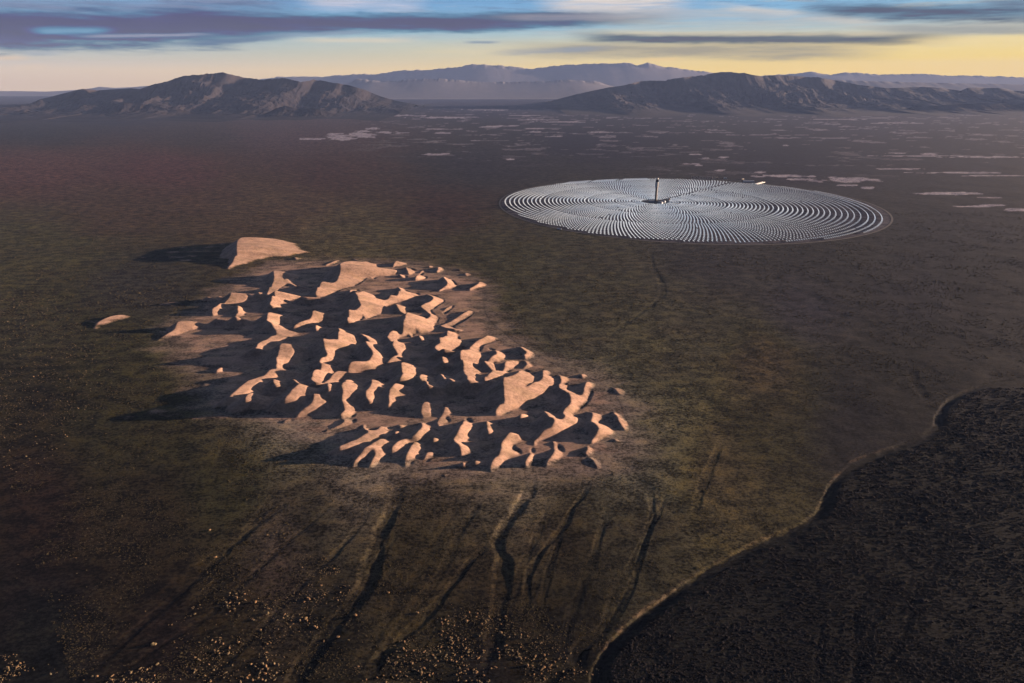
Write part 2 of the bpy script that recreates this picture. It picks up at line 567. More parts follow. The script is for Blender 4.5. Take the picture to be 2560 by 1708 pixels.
#CORR#
CORR = np.array([[0.17, 0.14, 0.1], [0.51, 0.27, 0.14], [0.48, 0.23, 0.13], [0.39, 0.2, 0.14], [0.24, 0.17, 0.12], [0.37, 0.21, 0.16], [0.19, 0.17, 0.14], [0.1, 0.1, 0.1], [0.1, 0.1, 0.1], [0.1, 0.1, 0.1], [0.1, 0.1, 0.1], [0.49, 0.31, 0.14], [0.55, 0.36, 0.16], [0.38, 0.2, 0.15], [0.55, 0.46, 0.15], [0.45, 0.37, 0.21], [0.63, 0.48, 0.21], [0.49, 0.38, 0.17], [0.46, 0.38, 0.19], [0.27, 0.23, 0.18], [0.17, 0.16, 0.12], [0.11, 0.11, 0.1], [0.26, 0.28, 0.21], [0.45, 0.4, 0.21], [0.65, 0.5, 0.25], [0.6, 0.4, 0.14], [0.17, 0.17, 0.13], [0.78, 0.64, 0.38], [0.36, 0.29, 0.14], [0.67, 0.48, 0.13], [0.9, 0.81, 0.54], [0.42, 0.47, 0.32], [0.17, 0.16, 0.12], [0.76, 0.63, 0.44], [1.02, 0.86, 0.6], [0.91, 0.82, 0.55], [0.51, 0.45, 0.14], [0.49, 0.43, 0.2], [0.27, 0.2, 0.14], [0.53, 0.41, 0.1], [0.4, 0.38, 0.1], [0.36, 0.25, 0.1], [0.14, 0.13, 0.1], [0.37, 0.21, 0.1], [1.03, 0.76, 0.52], [0.49, 0.35, 0.13], [0.4, 0.27, 0.14], [0.53, 0.36, 0.15], [0.24, 0.2, 0.14], [0.33, 0.2, 0.1], [0.2, 0.16, 0.1], [0.17, 0.15, 0.1], [0.1, 0.1, 0.1], [0.18, 0.16, 0.11], [0.34, 0.25, 0.13], [0.17, 0.16, 0.15], [0.1, 0.1, 0.1], [0.11, 0.1, 0.1], [0.1, 0.1, 0.1], [0.16, 0.16, 0.14]])
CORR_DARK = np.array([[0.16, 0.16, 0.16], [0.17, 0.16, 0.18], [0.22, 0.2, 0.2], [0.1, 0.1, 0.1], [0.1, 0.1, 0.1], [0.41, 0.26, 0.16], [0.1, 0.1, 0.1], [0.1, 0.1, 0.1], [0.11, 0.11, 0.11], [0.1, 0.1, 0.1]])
#ENDCORR#


def zone_colour(px, py, zones):
    z = np.array(zones, float)
    c = lin(z[:, 2:]) * (CORR_DARK if zones is DARK_ZONES else CORR)
    lx, ly = px, 520 * np.log(np.maximum(py - 120, 30) / 100)
    zy = 520 * np.log(np.maximum(z[:, 1] - 120, 30) / 100)
    num = np.zeros(px.shape + (3,))
    den = np.zeros(px.shape)
    for i in range(len(z)):
        d2 = ((lx - z[i, 0]) ** 2 + (1.5 * (ly - zy[i])) ** 2) / 165.0 ** 2
        w = 1.0 / (0.25 + d2) ** 1.8
        num += w[..., None] * c[i]
        den += w
    return num / den[..., None]


def poly_m(pts, k=W / 2350.0):
    """photo polyline -> metres on the plain"""
    p = np.array(pts, float) * k
    return np.stack(ground_at(p[:, 0], p[:, 1]), -1)


def chaikin(p, n=2, closed=False):
    p = np.asarray(p, float)
    for _ in range(n):
        q = np.roll(p, -1, 0) if closed else p[1:]
        a = p if closed else p[:-1]
        r = np.empty((2 * len(a), 2))
        r[0::2], r[1::2] = 0.75 * a + 0.25 * q, 0.25 * a + 0.75 * q
        p = r if closed else np.concatenate([p[:1], r, p[-1:]])
    return p


def line_dist(x, y, line):
    """signed distance (right of travel positive) and position along, to a polyline; far points get 1e9"""
    best = np.full(x.shape, 1e18)
    side = np.zeros(x.shape)
    along = np.zeros(x.shape)
    seg = np.hypot(*np.diff(line, axis=0).T)
    acc = np.concatenate([[0], np.cumsum(seg)])
    for i in range(len(line) - 1):
        ax, ay = line[i]
        bx, by = line[i + 1]
        ux, uy = bx - ax, by - ay
        L2 = ux * ux + uy * uy + 1e-9
        t = np.clip(((x - ax) * ux + (y - ay) * uy) / L2, 0, 1)
        ex, ey = x - ax - t * ux, y - ay - t * uy
        d2 = ex * ex + ey * ey
        m = d2 < best
        best = np.where(m, d2, best)
        side = np.where(m, ex * uy - ey * ux, side)
        along = np.where(m, (acc[i] + t * seg[i]) / acc[-1], along)
    return np.sqrt(best), np.sign(side), along


def inside(x, y, poly):
    res = np.zeros(x.shape, bool)
    n = len(poly)
    j = n - 1
    for i in range(n):
        xi, yi = poly[i]
        xj, yj = poly[j]
        if yi != yj:
            c = ((yi > y) != (yj > y)) & (x < (xj - xi) * (y - yi) / (yj - yi) + xi)
            res ^= c
        j = i
    return res


# the big wash between the olive plain and the dark stony ground, from far to near
SCARP = chaikin(poly_m([(2420, 868), (2285, 873), (2180, 910), (2150, 950), (2140, 990), (2090, 1015), (1975, 1050), (1935, 1080), (1900, 1120),
                        (1885, 1165), (1850, 1200), (1760, 1235), (1660, 1285), (1590, 1325), (1530, 1370), (1470, 1410), (1420, 1455),
                        (1380, 1500), (1362, 1540), (1350, 1640)]))
_s = SCARP
DARK_POLY = np.concatenate([_s, [(40, 300), (6000, -200), (6000, _s[0][1] - 200), (_s[0][0] + 300, _s[0][1] - 40)]])
# smaller washes: (points in the photo, half width m, depth m)
K1 = 1.0
GULLIES = [
    (np.array([(1000, 1205), (966, 1309), (951, 1327), (940, 1371), (931, 1413), (916, 1458), (892, 1494), (859, 1526), (829, 1562), (814, 1589),
               (791, 1625), (761, 1657), (740, 1700), (700, 1800)]) / (W / 2350), 15, 4.2),
    ([(1215, 1085), (1215, 1120), (1190, 1170), (1150, 1215), (1142, 1250), (1155, 1280), (1150, 1330), (1140, 1400), (1140, 1460), (1120, 1540)], 14, 4.0),
    ([(1150, 1225), (1090, 1275), (1040, 1340), (990, 1400), (900, 1480), (830, 1560)], 9, 2.4),
    ([(1357, 1095), (1345, 1130), (1310, 1170), (1300, 1200), (1265, 1240), (1225, 1290), (1208, 1330), (1210, 1400)], 7, 2.2),
    ([(1490, 1115), (1500, 1180), (1480, 1230), (1455, 1290), (1430, 1330)], 8, 2.2),
    ([(1660, 1005), (1625, 1080), (1600, 1150), (1590, 1200)], 10, 1.6),
    ([(1430, 1340), (1400, 1400), (1380, 1450), (1330, 1480), (1320, 1510), (1340, 1560)], 12, 3.0),
    ([(1380, 1500), (1310, 1525), (1250, 1570), (1200, 1640)], 12, 3.0),
    ([(2090, 845), (2100, 880), (2130, 920)], 12, 2.0),
    ([(1500, 560), (1490, 600), (1520, 650), (1525, 680), (1440, 740), (1370, 790)], 14, 2.0),
    ([(640, 1130), (560, 1230), (420, 1330), (330, 1400)], 14, 1.6),
    ([(560, 1290), (460, 1370), (370, 1450), (200, 1540)], 12, 1.6),
    ([(2005, 1310), (2000, 1360), (1960, 1400), (1970, 1470), (1960, 1600)], 10, 1.4),
    ([(1300, 1200), (1260, 1300), (1240, 1400)], 7, 1.0),
]
_g = np.random.default_rng(44)
for x0, y0, n_, lean in [(1060, 1130, 7, -34), (1120, 1120, 8, -30), (1270, 1130, 7, -22), (1320, 1160, 7, -26), (1400, 1120, 7, -12), (1440, 1110, 7, -20), (1540, 1110, 7, -18),
                         (930, 1190, 6, -34), (860, 1160, 7, -52), (780, 1140, 7, -60), (700, 1120, 7, -62),
                         (1900, 1420, 5, -16), (2180, 1240, 6, -20), (2050, 1300, 5, -12)]:
    p = [(x0, y0)]
    for _ in range(n_):
        st = 0.055 * (p[-1][1] - 150)
        p.append((p[-1][0] + lean * st / 50 + _g.normal(0, 7), p[-1][1] + st * _g.uniform(0.8, 1.2)))
    GULLIES.append((p, _g.uniform(5, 9), _g.uniform(0.7, 1.7)))
GULLIES = [(chaikin(poly_m(p)), w, d) for p, w, d in GULLIES]
ROADS = [  # (points in the photo, half width m, brightness)
    ([(690, 528), (790, 490), (900, 458), (1060, 408)], 6, 1.45),
    ([(760, 515), (850, 530), (960, 545), (1100, 556)], 6, 0.6),
    ([(0, 388), (260, 391), (530, 393)], 16, 0.62),
    ([(0, 545), (190, 512), (420, 500), (640, 470)], 5, 0.75),
    ([(688, 528), (700, 545)], 6, 1.3),
    ([(2310, 640), (2290, 720), (2335, 820), (2300, 880)], 4, 1.25),
    ([(1700, 705), (2040, 722), (2350, 712)], 12, 1.25),
    ([(2100, 655), (2350, 668)], 18, 1.25),
]
ROADS = [(chaikin(poly_m(p)), w, d) for p, w, d in ROADS]
PLAYAS = [  # pale salt pans: centre and half size in the photo
    (850, 344, 35, 8), (905, 338, 30, 6), (965, 331, 25, 4), (905, 328, 15, 3), (930, 322, 20, 2.5), (780, 347, 25, 3), (1085, 386, 28, 4),
    (1278, 399, 12, 3), (1110, 294, 70, 2.5), (1000, 289, 60, 2.0), (1110, 333, 18, 2.5), (1220, 318, 30, 1.5), (1260, 315, 30, 1.5),
    (1340, 322, 22, 2), (1340, 330, 20, 1.6), (1010, 333, 20, 2), (1095, 323, 25, 1.5), (1183, 352, 15, 1.8), (1900, 431, 17, 3),
    (1965, 440, 60, 4.5), (2030, 442, 8, 2.5), (2135, 452, 75, 6.5), (2170, 470, 14, 3), (2010, 449, 40, 2), (2120, 463, 40, 2),
    (2370, 484, 60, 4), (2470, 494, 25, 2), (1745, 414, 10, 3), (1730, 410, 25, 1.5), (1805, 426, 14, 2.2), (1735, 385, 14, 2),
    (1760, 395, 14, 2.5), (1810, 393, 12, 2), (1965, 364, 8, 2), (2240, 383, 25, 1.5), (2320, 385, 20, 3), (2250, 422, 45, 2.2),
    (2400, 432, 100, 2.0), (2490, 440, 70, 2), (2460, 393, 90, 2.2), (2300, 390, 100, 1.6), (2430, 515, 50, 2.5), (2540, 525, 30, 4),
    (2480, 513, 40, 2), (1215, 275, 50, 1.2), (1310, 289, 40, 1.2), (1345, 300, 50, 1.3), (1400, 305, 60, 1.5), (1560, 264, 40, 1.5),
    (2250, 308, 60, 1.2), (2080, 298, 60, 1.0), (1390, 342, 25, 1.2), (1500, 331, 30, 1.2),
]
FIELD_C, FIELD_R = (1403.2, 5570.6), 1440.0
TOWER = (1178.9, 5623.0)
DUNE_HULL = chaikin(poly_m([(470, 690), (600, 600), (760, 596), (950, 600), (1130, 640), (1120, 720), (1180, 770), (1250, 820), (1420, 880),
                            (1460, 960), (1470, 1010), (1400, 1085), (1000, 1100), (820, 1075), (620, 975), (470, 920), (440, 860), (350, 790),
                            (400, 740)]), 2, True)


def soil_shade_at(x, y):
    """soil colour (albedo, painted foreground shade included), sandiness and small relief at points of the plain"""
    sh = x.shape
    x, y = x.ravel(), y.ravel()
    ys = np.maximum(y, 560.0)
    px, py = to_px(x, ys)
    wx = (fbm(x / 400, y / 400, 5) - 0.5)
    wy = (fbm(x / 400 + 50, y / 400, 6) - 0.5)
    c = zone_colour(np.clip(px, -900, 3500) + wx * 120, np.clip(py, 205, 1900) + wy * 60 * np.clip((py - 200) / 600, 0.05, 1), ZONES)
    rough = np.full(x.shape, 0.55)
    dk = np.where(inside(x, y, DARK_POLY), 1.0, 0.0)
    m = (x > SCARP[:, 0].min() - 300) & (x < SCARP[:, 0].max() + 300) & (y > SCARP[:, 1].min() - 300) & (y < SCARP[:, 1].max() + 300)
    if m.any():
        d, s, al = line_dist(x[m], y[m], SCARP)
        soft = 6 + 90 * (1 - sstep(al, 0.1, 0.5))
        n = (fbm(x[m] / 45, y[m] / 45, 79, 5) - 0.5) * (22 + soft)
        dk[m] = np.where(dk[m] > 0, sstep(d + n, 0, soft), 0)
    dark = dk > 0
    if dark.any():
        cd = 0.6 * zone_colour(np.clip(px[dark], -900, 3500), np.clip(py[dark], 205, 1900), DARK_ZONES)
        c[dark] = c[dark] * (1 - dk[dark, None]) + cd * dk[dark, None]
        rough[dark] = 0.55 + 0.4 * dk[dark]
    alb = c / LIGHT
    # roads and tracks
    for line, hw, k in ROADS:
        m = (x > line[:, 0].min() - 80) & (x < line[:, 0].max() + 80) & (y > line[:, 1].min() - 80) & (y < line[:, 1].max() + 80)
        if m.any():
            d, _, _ = line_dist(x[m], y[m], line)
            w = 1 - sstep(d, hw * 0.7, hw * 1.6)
            alb[m] *= (1 + (k - 1) * w)[:, None]
    # pale banks of the big wash
    m = (x > SCARP[:, 0].min() - 120) & (x < SCARP[:, 0].max() + 120) & (y > SCARP[:, 1].min() - 120) & (y < SCARP[:, 1].max() + 120)
    if m.any():
        d, s, al = line_dist(x[m], y[m], SCARP)
        nb = fbm(x[m] / 25, y[m] / 25, 77)
        t = (1 - sstep(np.abs(5 - d * s), 2, 7)) * sstep(nb, 0.35, 0.6) * sstep(al, 0.3, 0.5) * sstep(fbm(x[m] / 160, y[m] / 160, 78, 3), 0.4, 0.62)
        alb[m] = alb[m] * (1 - 0.22 * t[:, None]) + 0.22 * t[:, None] * np.array([0.20, 0.13, 0.09])
    # salt pans
    far = (py < 540) & (y > 0)
    if far.any():
        X, Y = px[far], py[far]
        pan = np.zeros(X.shape)
        jx = (fbm(x[far] / 500, y[far] / 900, 21) - 0.5)
        edge = fbm(x[far] / 150, y[far] / 190, 22, 5, 0.6)
        for a, b, hw, hh in PLAYAS:
            r = np.hypot((X - a + jx * hw) / hw, (Y - b + jx * hh * 1.5) / (hh * 0.8))
            pan = np.maximum(pan, sstep(1.15 - r - (edge - 0.5) * 1.9, 0.0, 0.2))
        streak = fbm(x[far] / 420, y[far] / 330, 23, 5, 0.6)
        zone = sstep(X, 800, 1150) * (1 - sstep(Y, 330, 430)) * sstep(Y, 250, 300)
        zone = np.maximum(zone, sstep(X, 1500, 1800) * (1 - sstep(Y, 425, 450)) * sstep(Y, 345, 380) * 0.45)
        pan = np.maximum(pan, zone * sstep(streak, 0.63, 0.68) * 0.5)
        p = (pan * 0.72)[:, None]
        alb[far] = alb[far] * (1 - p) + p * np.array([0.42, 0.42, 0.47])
    # graded dark pad under the mirrors
    r = np.hypot(x - FIELD_C[0], y - FIELD_C[1])
    pad = 1 - sstep(r, FIELD_R + 40, FIELD_R + 62)
    alb = alb * (1 - 0.75 * pad[:, None]) + 0.75 * pad[:, None] * np.array([0.085, 0.08, 0.105])
    # blown sand around the dunes
    sand = np.zeros(x.shape)
    m = (x > -3000) & (x < 1100) & (y > 1100) & (y < 5300)
    if m.any():
        d, _, _ = line_dist(x[m], y[m], np.concatenate([DUNE_HULL, DUNE_HULL[:1]]))
        ins = inside(x[m], y[m], DUNE_HULL)
        sd = np.where(ins, d, -d) + (fbm(x[m] / 130, y[m] / 60, 41) - 0.5) * 160
        sand[m] = sstep(sd, -110, 60) * 0.75
    sc = np.array([0.30, 0.22, 0.19]) * (0.8 + 0.4 * fbm(x / 60, y / 60, 43)[:, None])
    k = sand[:, None] * 0.68
    alb = alb * (1 - k) + sc * k
    alb[:, 1] = np.minimum(alb[:, 1], alb[:, 0] * 0.92)          # dry ground: never greener than it is red
    alb[:, 2] = np.maximum(alb[:, 2], alb[:, 0] * 0.42)
    return np.clip(alb, 0.008, 0.8).reshape(sh + (3,)), (sand * 0.5).reshape(sh), rough.reshape(sh)


def hull_dist(x, y):
    """distance inside (+) or outside (-) the outline of the dune field"""
    r = np.full(x.shape, -999.0)
    m = (x > -3000) & (x < 1100) & (y > 1100) & (y < 5300)
    if m.any():
        d, _, _ = line_dist(x[m], y[m], np.concatenate([DUNE_HULL, DUNE_HULL[:1]]))
        r[m] = np.where(inside(x[m], y[m], DUNE_HULL), d, -d)
    return r


def height_at(x, y, pit=False):
    """relief of the plain: slow swells, washes, the big cut bank"""
    sh = x.shape
    x, y = x.ravel(), y.ravel()
    z = (fbm(x / 260, y / 260, 91, 4) - 0.5) * 5.0 + (fbm(x / 60, y / 60, 92, 3) - 0.5) * 1.3
    calm = sstep(np.hypot(x - FIELD_C[0], y - FIELD_C[1]), FIELD_R, FIELD_R + 300)
    d0 = 1 - 0.75 * sstep(hull_dist(x, y), -60, 60)
    z = z * calm * d0
    if pit:
        z = z - 16.0 * sstep(hull_dist(x, y), 25, 90)    # the sand mesh takes over from the plain here
    for line, hw, dep in GULLIES:
        m = (x > line[:, 0].min() - 80) & (x < line[:, 0].max() + 80) & (y > line[:, 1].min() - 80) & (y < line[:, 1].max() + 80)
        if m.any():
            d, s, al = line_dist(x[m], y[m], line)
            d = (d + (fbm(x[m] / 42, y[m] / 42, 60, 5) - 0.5) * hw * 1.2) / (0.7 + 1.2 * fbm(x[m] / 70, y[m] / 70, 62, 3))
            ends = sstep(al, 0, 0.25) * (1 - sstep(al, 0.85, 1.0)) * (0.5 + 0.7 * fbm(x[m] / 80, y[m] / 80, 61, 3))
            z[m] -= 0.56 * dep * ends * (1 - sstep(d, hw * 0.4, hw * 1.1))
    m = (x > SCARP[:, 0].min() - 400) & (x < 6000) & (y > 200) & (y < SCARP[:, 1].max() + 300)
    if m.any():
        d, s, al = line_dist(x[m], y[m], SCARP)
        d = -d * s + (fbm(x[m] / 30, y[m] / 30, 71) - 0.5) * 9
        ends = sstep(al, 0.0, 0.25)
        cut = sstep(d, -6, 0) * (1 - sstep(d, 6, 22))
        z[m] += ends * (sstep(fbm(x[m] / 130, y[m] / 130, 72, 4), 0.30, 0.66) + 0.15) * (-2.5 * cut + 1.5 * sstep(d, 10, 40) * (1 - sstep(d, 80, 200)))
    return z.reshape(sh)


# ------------------------------------------------------------------ the plain (finer near, coarser far)
rows = np.concatenate([[231.5, 232.2, 233.2, 234.4], np.arange(235.6, 520, 1.4), np.arange(520, 1760, 2.5), np.arange(1760, 2500, 14), [2600, 2800, 3100]])
dist = ground_at(np.full(len(rows), W / 2), rows)[1]
dist = np.concatenate([dist, [-600, -2000, -6000, -20000]])
ang = np.concatenate([np.linspace(-3.2, -1.05, 90)[:-1], np.linspace(-1.05, 1.05, 1500), np.linspace(1.05, 3.2, 90)[1:]])
wide = np.maximum(np.abs(dist), 560.0)
gx = ang[None, :] * wide[:, None] * 0.92
gy = np.repeat(dist[:, None], len(ang), 1)
gz = height_at(gx, gy, True) * np.clip(3.0 - gy / 7000.0, 0, 1)
soil, sand, rough = soil_shade_at(gx, gy)
ground = mesh_object('ground', np.stack([gx, gy, gz], -1), grid_faces(*gx.shape)[:, ::-1], M_GROUND, smooth=True,
                     colours=soil.reshape(-1, 3), attr={'sand': sand.ravel(), 'rough': rough.ravel()})
tag(ground, kind='structure')

# ------------------------------------------------------------------ sand dunes
# The sunlit faces of the dunes, measured in the photograph.  Each letter is an enlarged crop (x0, y0, scale).
CROPS = {'A': (480, 580, 5.6), 'B': (860, 640, 5.6), 'C': (520, 800, 5.6), 'D': (880, 800, 5.6), 'E': (1200, 840, 5.6),
         'F': (820, 960, 5.6), 'G': (1180, 980, 5.333), 'Z': (200, 540, 2.9375)}
LIT = [
    ('A', .13, [500,500, 560,450, 610,360, 640,250, 690,195, 780,160, 1040,125, 1150,100, 1250,108, 1400,150, 1480,160, 1500,215, 1580,260, 1690,290, 1600,290, 1430,300, 1300,320, 1140,345, 1030,365, 950,390, 820,430, 600,478, 550,525, 490,525]),
    ('A', .26, [1145,605, 1300,595, 1330,600, 1250,640, 1380,700, 1480,770, 1540,800, 1500,800, 1400,740, 1290,720, 1250,800, 1180,850, 1050,890, 1040,880, 1100,780, 1150,680, 1140,640]),
    ('A', .25, [920,930, 1000,900, 1010,940, 950,950]),
    ('A', .22, [1160,920, 1400,885, 1560,915, 1500,930, 1390,960, 1300,990, 1230,1040, 1200,1100, 1130,1105, 1080,1070, 1110,1010, 1160,960]),
    ('A', .27, [265,1170, 300,1115, 400,1060, 520,985, 600,925, 740,905, 790,920, 770,975, 640,995, 500,1020, 420,1060, 370,1140, 330,1180]),
    ('A', .3, [640,1075, 700,1095, 760,1160, 700,1185, 610,1205, 605,1180, 645,1130]),
    ('A', .25, [320,1270, 370,1250, 440,1305, 340,1305]),
    ('A', .25, [585,1270, 650,1275, 720,1310, 630,1310]),
    ('A', .15, [200,940, 250,938, 280,965, 210,970]),
    ('A', .2, [360,925, 430,925, 450,945, 370,950]),
    ('C', .26, [815,65, 850,20, 900,-5, 1080,-15, 1020,30, 965,60, 1000,105, 1080,145, 1200,165, 1340,200, 1240,210, 1130,235, 1120,280, 980,310, 860,360, 750,420, 720,490, 680,500, 655,460, 680,410, 780,345, 930,250, 955,190, 915,145, 870,105]),
    ('A', .27, [1730,1170, 1800,1185, 1890,1215, 1750,1260, 1600,1320, 1460,1365, 1400,1365, 1480,1340, 1640,1260, 1700,1220]),
    ('A', .2, [1720,1350, 1780,1340, 1770,1390, 1735,1400]),
    ('A', .15, [1710,880, 1760,820, 1830,770, 1960,750, 2030,700, 2060,610, 2080,545, 2120,510, 2240,490, 2418,441, 2438,431, 2418,416, 2308,401, 2248,371, 2298,374, 2388,411, 2518,436, 2588,456, 2568,486, 2768,531, 2888,541, 2828,601, 2748,576, 2648,561, 2558,566, 2568,596, 2458,636, 2388,696, 2308,746, 2188,776, 2117,785, 2040,830, 1900,870, 1780,900]),
    ('A', .09, [1500,960, 1680,960, 1840,980, 1740,1005, 1520,1000]),
    ('A', .14, [1850,470, 1980,420, 2030,395, 2080,395, 2010,450, 1900,475]),
    ('A', .14, [1430,355, 1500,360, 1560,375, 1450,400]),
    ('B', .26, [70,520, 90,485, 180,470, 215,490, 210,530, 220,550, 370,553, 385,575, 450,630, 460,665, 580,660, 650,620, 740,580, 780,520, 800,495, 780,480, 740,450, 800,450, 850,465, 880,490, 940,515, 1050,520, 1050,560, 940,575, 820,600, 740,650, 620,700, 540,740, 530,770, 420,800, 260,830, 240,900, 230,930, 40,990, 60,900, 70,840, 130,790, 210,745, 235,710, 190,650, 140,622, 240,590, 280,562, 200,555, 100,545]),
    ('B', .2, [720,100, 800,92, 900,100, 850,130, 740,135, 690,170, 680,150]),
    ('B', .24, [870,190, 850,160, 950,170, 1000,195, 970,260, 890,255, 880,215]),
    ('B', .14, [1180,150, 1240,135, 1250,155, 1190,165]),
    ('B', .17, [1310,170, 1370,155, 1410,190, 1370,225, 1280,235, 1310,205]),
    ('B', .2, [1060,230, 1120,195, 1100,270, 1050,265]),
    ('B', .17, [760,260, 880,270, 880,305, 800,300]),
    ('B', .17, [1050,290, 1150,280, 1170,310, 1000,345, 990,330]),
    ('B', .25, [1375,325, 1440,318, 1520,330, 1580,405, 1540,430, 1440,450, 1380,495, 1310,500, 1400,455, 1450,410, 1430,360]),
    ('B', .15, [1730,485, 1870,420, 1890,370, 1990,375, 2000,410, 1900,440, 1800,480]),
    ('B', .13, [1600,185, 1680,180, 1660,215, 1600,205]),
    ('B', .13, [1690,245, 1770,235, 1780,275, 1690,280]),
    ('B', .26, [1130,550, 1200,540, 1290,555, 1380,600, 1420,625, 1330,680, 1290,700, 1280,730, 1210,745, 1240,800, 1340,860, 1310,900, 1310,930, 1240,970, 1260,1020, 1180,1050, 1060,1000, 980,960, 960,1010, 930,1060, 880,1110, 780,1140, 740,1170, 760,1210, 870,1290, 830,1340, 800,1380, 800,1440, 770,1470, 640,1500, 550,1530, 720,1460, 750,1400, 720,1350, 670,1290, 700,1250, 650,1210, 595,1170, 620,1130, 740,1060, 830,990, 850,910, 900,860, 930,835, 860,820, 800,800, 760,760, 740,740, 680,710, 780,712, 860,720, 850,770, 900,820, 1000,840, 1130,880, 1140,905, 1180,890, 1210,850, 1180,800, 1100,750, 1060,735, 1130,690, 1220,650, 1250,610, 1220,580]),
    ('B', .15, [1310,990, 1420,960, 1550,890, 1640,830, 1720,790, 1740,770, 1840,770, 1760,850, 1620,950, 1500,990, 1700,1050, 1560,1045, 1440,1020]),
    ('B', .13, [1390,770, 1450,720, 1560,690, 1450,780, 1400,830, 1370,810]),
    ('B', .27, [1435,1060, 1580,1060, 1600,1130, 1650,1200, 1580,1260, 1480,1330, 1410,1370, 1540,1395, 1610,1400, 1500,1400, 1370,1380, 1280,1345, 1260,1310, 1310,1270, 1350,1240, 1320,1215, 1400,1190, 1440,1140]),
    ('B', .25, [1030,1140, 1110,1135, 1120,1190, 1080,1190]),
    ('D', .3, [70,240, 160,240, 270,270, 370,330, 290,370, 300,410, 390,470, 430,540, 410,600, 390,635, 250,680, 60,725, -40,760, -60,740, 0,715, 130,670, 250,600, 300,530, 270,450, 190,385, 190,350, 260,335, 200,290]),
    ('D', .27, [1500,510, 1630,450, 1650,390, 1720,330, 1850,280, 1930,215, 2080,260, 2000,290, 1830,340, 1810,400, 1790,440, 1805,500, 1780,560, 1680,620, 1700,670, 1800,710, 1780,745, 1700,790, 1750,825, 1690,850, 1780,915, 1600,895, 1610,840, 1560,780, 1550,720, 1560,640, 1520,570]),
    ('E', .27, [100,170, 200,190, 360,250, 330,340, 220,345, 170,390, 210,440, 215,495, 170,490, 120,450, 45,410, 70,380, 160,320, 230,280, 220,230, 160,190]),
    ('E', .24, [50,665, 60,625, 200,520, 320,490, 345,430, 330,400, 450,360, 550,348, 530,390, 450,440, 400,500, 300,560, 100,660]),
    ('D', .3, [1250,540, 1310,535, 1340,580, 1320,655, 1280,640, 1260,590]),
    ('D', .28, [680,740, 720,705, 810,680, 860,705, 905,750, 860,790, 880,830, 860,860, 700,915, 650,920, 700,860, 710,800]),
    ('D', .3, [930,880, 970,840, 1080,825, 1040,870, 1050,920, 1090,960, 1240,980, 1130,990, 1050,960, 1030,920, 980,895]),
    ('D', .3, [1190,820, 1260,840, 1330,880, 1480,920, 1400,925, 1300,890]),
    ('D', .28, [180,1080, 270,1030, 290,960, 430,990, 300,1065, 315,1110, 290,1160, 295,1210, 250,1200, 190,1140]),
    ('D', .28, [510,1080, 560,1030, 620,960, 720,965, 730,1000, 650,1060, 590,1100, 625,1150, 560,1190, 530,1240, 500,1235, 520,1160]),
    ('F', .27, [1280,540, 1380,560, 1440,615, 1390,690, 1320,740, 1280,800, 1180,795, 1130,800, 1200,770, 1270,700, 1310,640, 1310,590]),
    ('D', .2, [1190,1500, 1270,1420, 1320,1350, 1365,1400, 1350,1440, 1280,1460, 1220,1500]),
    ('C', .28, [945,580, 980,530, 1050,480, 1150,430, 1215,480, 1180,530, 1090,600, 1040,650, 1030,680, 1110,740, 1070,765, 990,790, 900,860, 820,870, 800,865, 750,920, 640,960, 560,1050, 480,1110, 420,1110, 330,1180, 300,1210, 330,1110, 440,1010, 560,940, 700,880, 800,840, 900,770, 960,720, 945,680, 965,640]),
    ('C', .25, [920,905, 1000,910, 1015,1000, 950,990, 910,950]),
    ('C', .28, [1820,190, 1870,180, 1940,225, 2050,270, 2080,340, 1950,370, 1800,420, 1760,460, 1770,520, 1700,580, 1600,620, 1610,650, 1700,690, 1745,740, 1700,790, 1610,840, 1570,900, 1650,930, 1560,955, 1480,920, 1435,880, 1470,830, 1580,760, 1610,700, 1590,660, 1550,630, 1590,580, 1670,530, 1650,470, 1600,410, 1700,390, 1780,330, 1850,270, 1840,230]),
    ('C', .16, [1610,900, 1700,850, 1850,780, 1950,760, 1970,790, 1900,830, 1750,890, 1650,930]),
    ('C', .29, [1180,900, 1240,915, 1300,950, 1390,980, 1415,1030, 1370,1090, 1280,1130, 1180,1190, 1070,1240, 1060,1235, 1150,1120, 1260,1060, 1300,1010, 1290,965, 1200,920]),
    ('C', .27, [1475,1100, 1560,1090, 1580,1140, 1660,1145, 1640,1190, 1500,1260, 1380,1310, 1260,1355, 1230,1355, 1330,1290, 1480,1190]),
    ('C', .25, [1650,985, 1700,985, 1745,1035, 1720,1080, 1650,1120, 1690,1060, 1670,1020]),
    ('C', .29, [1910,900, 1960,875, 2020,860, 2000,930, 2050,970, 2105,1000, 2090,1040, 1990,1090, 1910,1130, 1940,1170, 2040,1250, 2065,1310, 2030,1350, 1900,1370, 1830,1355, 1900,1300, 1910,1260, 1870,1170, 1870,1110, 1890,1070, 1860,1030, 1880,990, 1940,960]),
    ('C', .25, [1830,1380, 1950,1385, 2060,1390, 2060,1420, 2000,1470, 1900,1500, 1720,1560, 1630,1568, 1720,1530, 1900,1450, 1900,1400]),
    ('C', .2, [500,1250, 600,1160, 680,1140, 620,1210, 570,1255]),
    ('C', .2, [840,1035, 900,1030, 860,1055]),
    ('C', .16, [1060,1420, 1180,1370, 1200,1410, 1040,1450]),
    ('C', .2, [100,735, 220,670, 200,720, 140,750]),
    ('F', .25, [480,600, 500,560, 530,610, 575,630, 545,665, 690,655, 740,600, 790,590, 835,610, 840,665, 770,715, 640,770, 470,860, 330,930, 200,990, 120,960, 290,880, 430,790, 550,715, 560,690, 500,660]),
    ('F', .2, [330,1180, 360,1090, 470,1000, 570,930, 690,850, 760,790, 830,830, 800,880, 720,910, 780,960, 720,1080, 640,1160, 560,1170, 620,1060, 660,980, 610,950, 480,1040, 390,1120, 360,1190]),
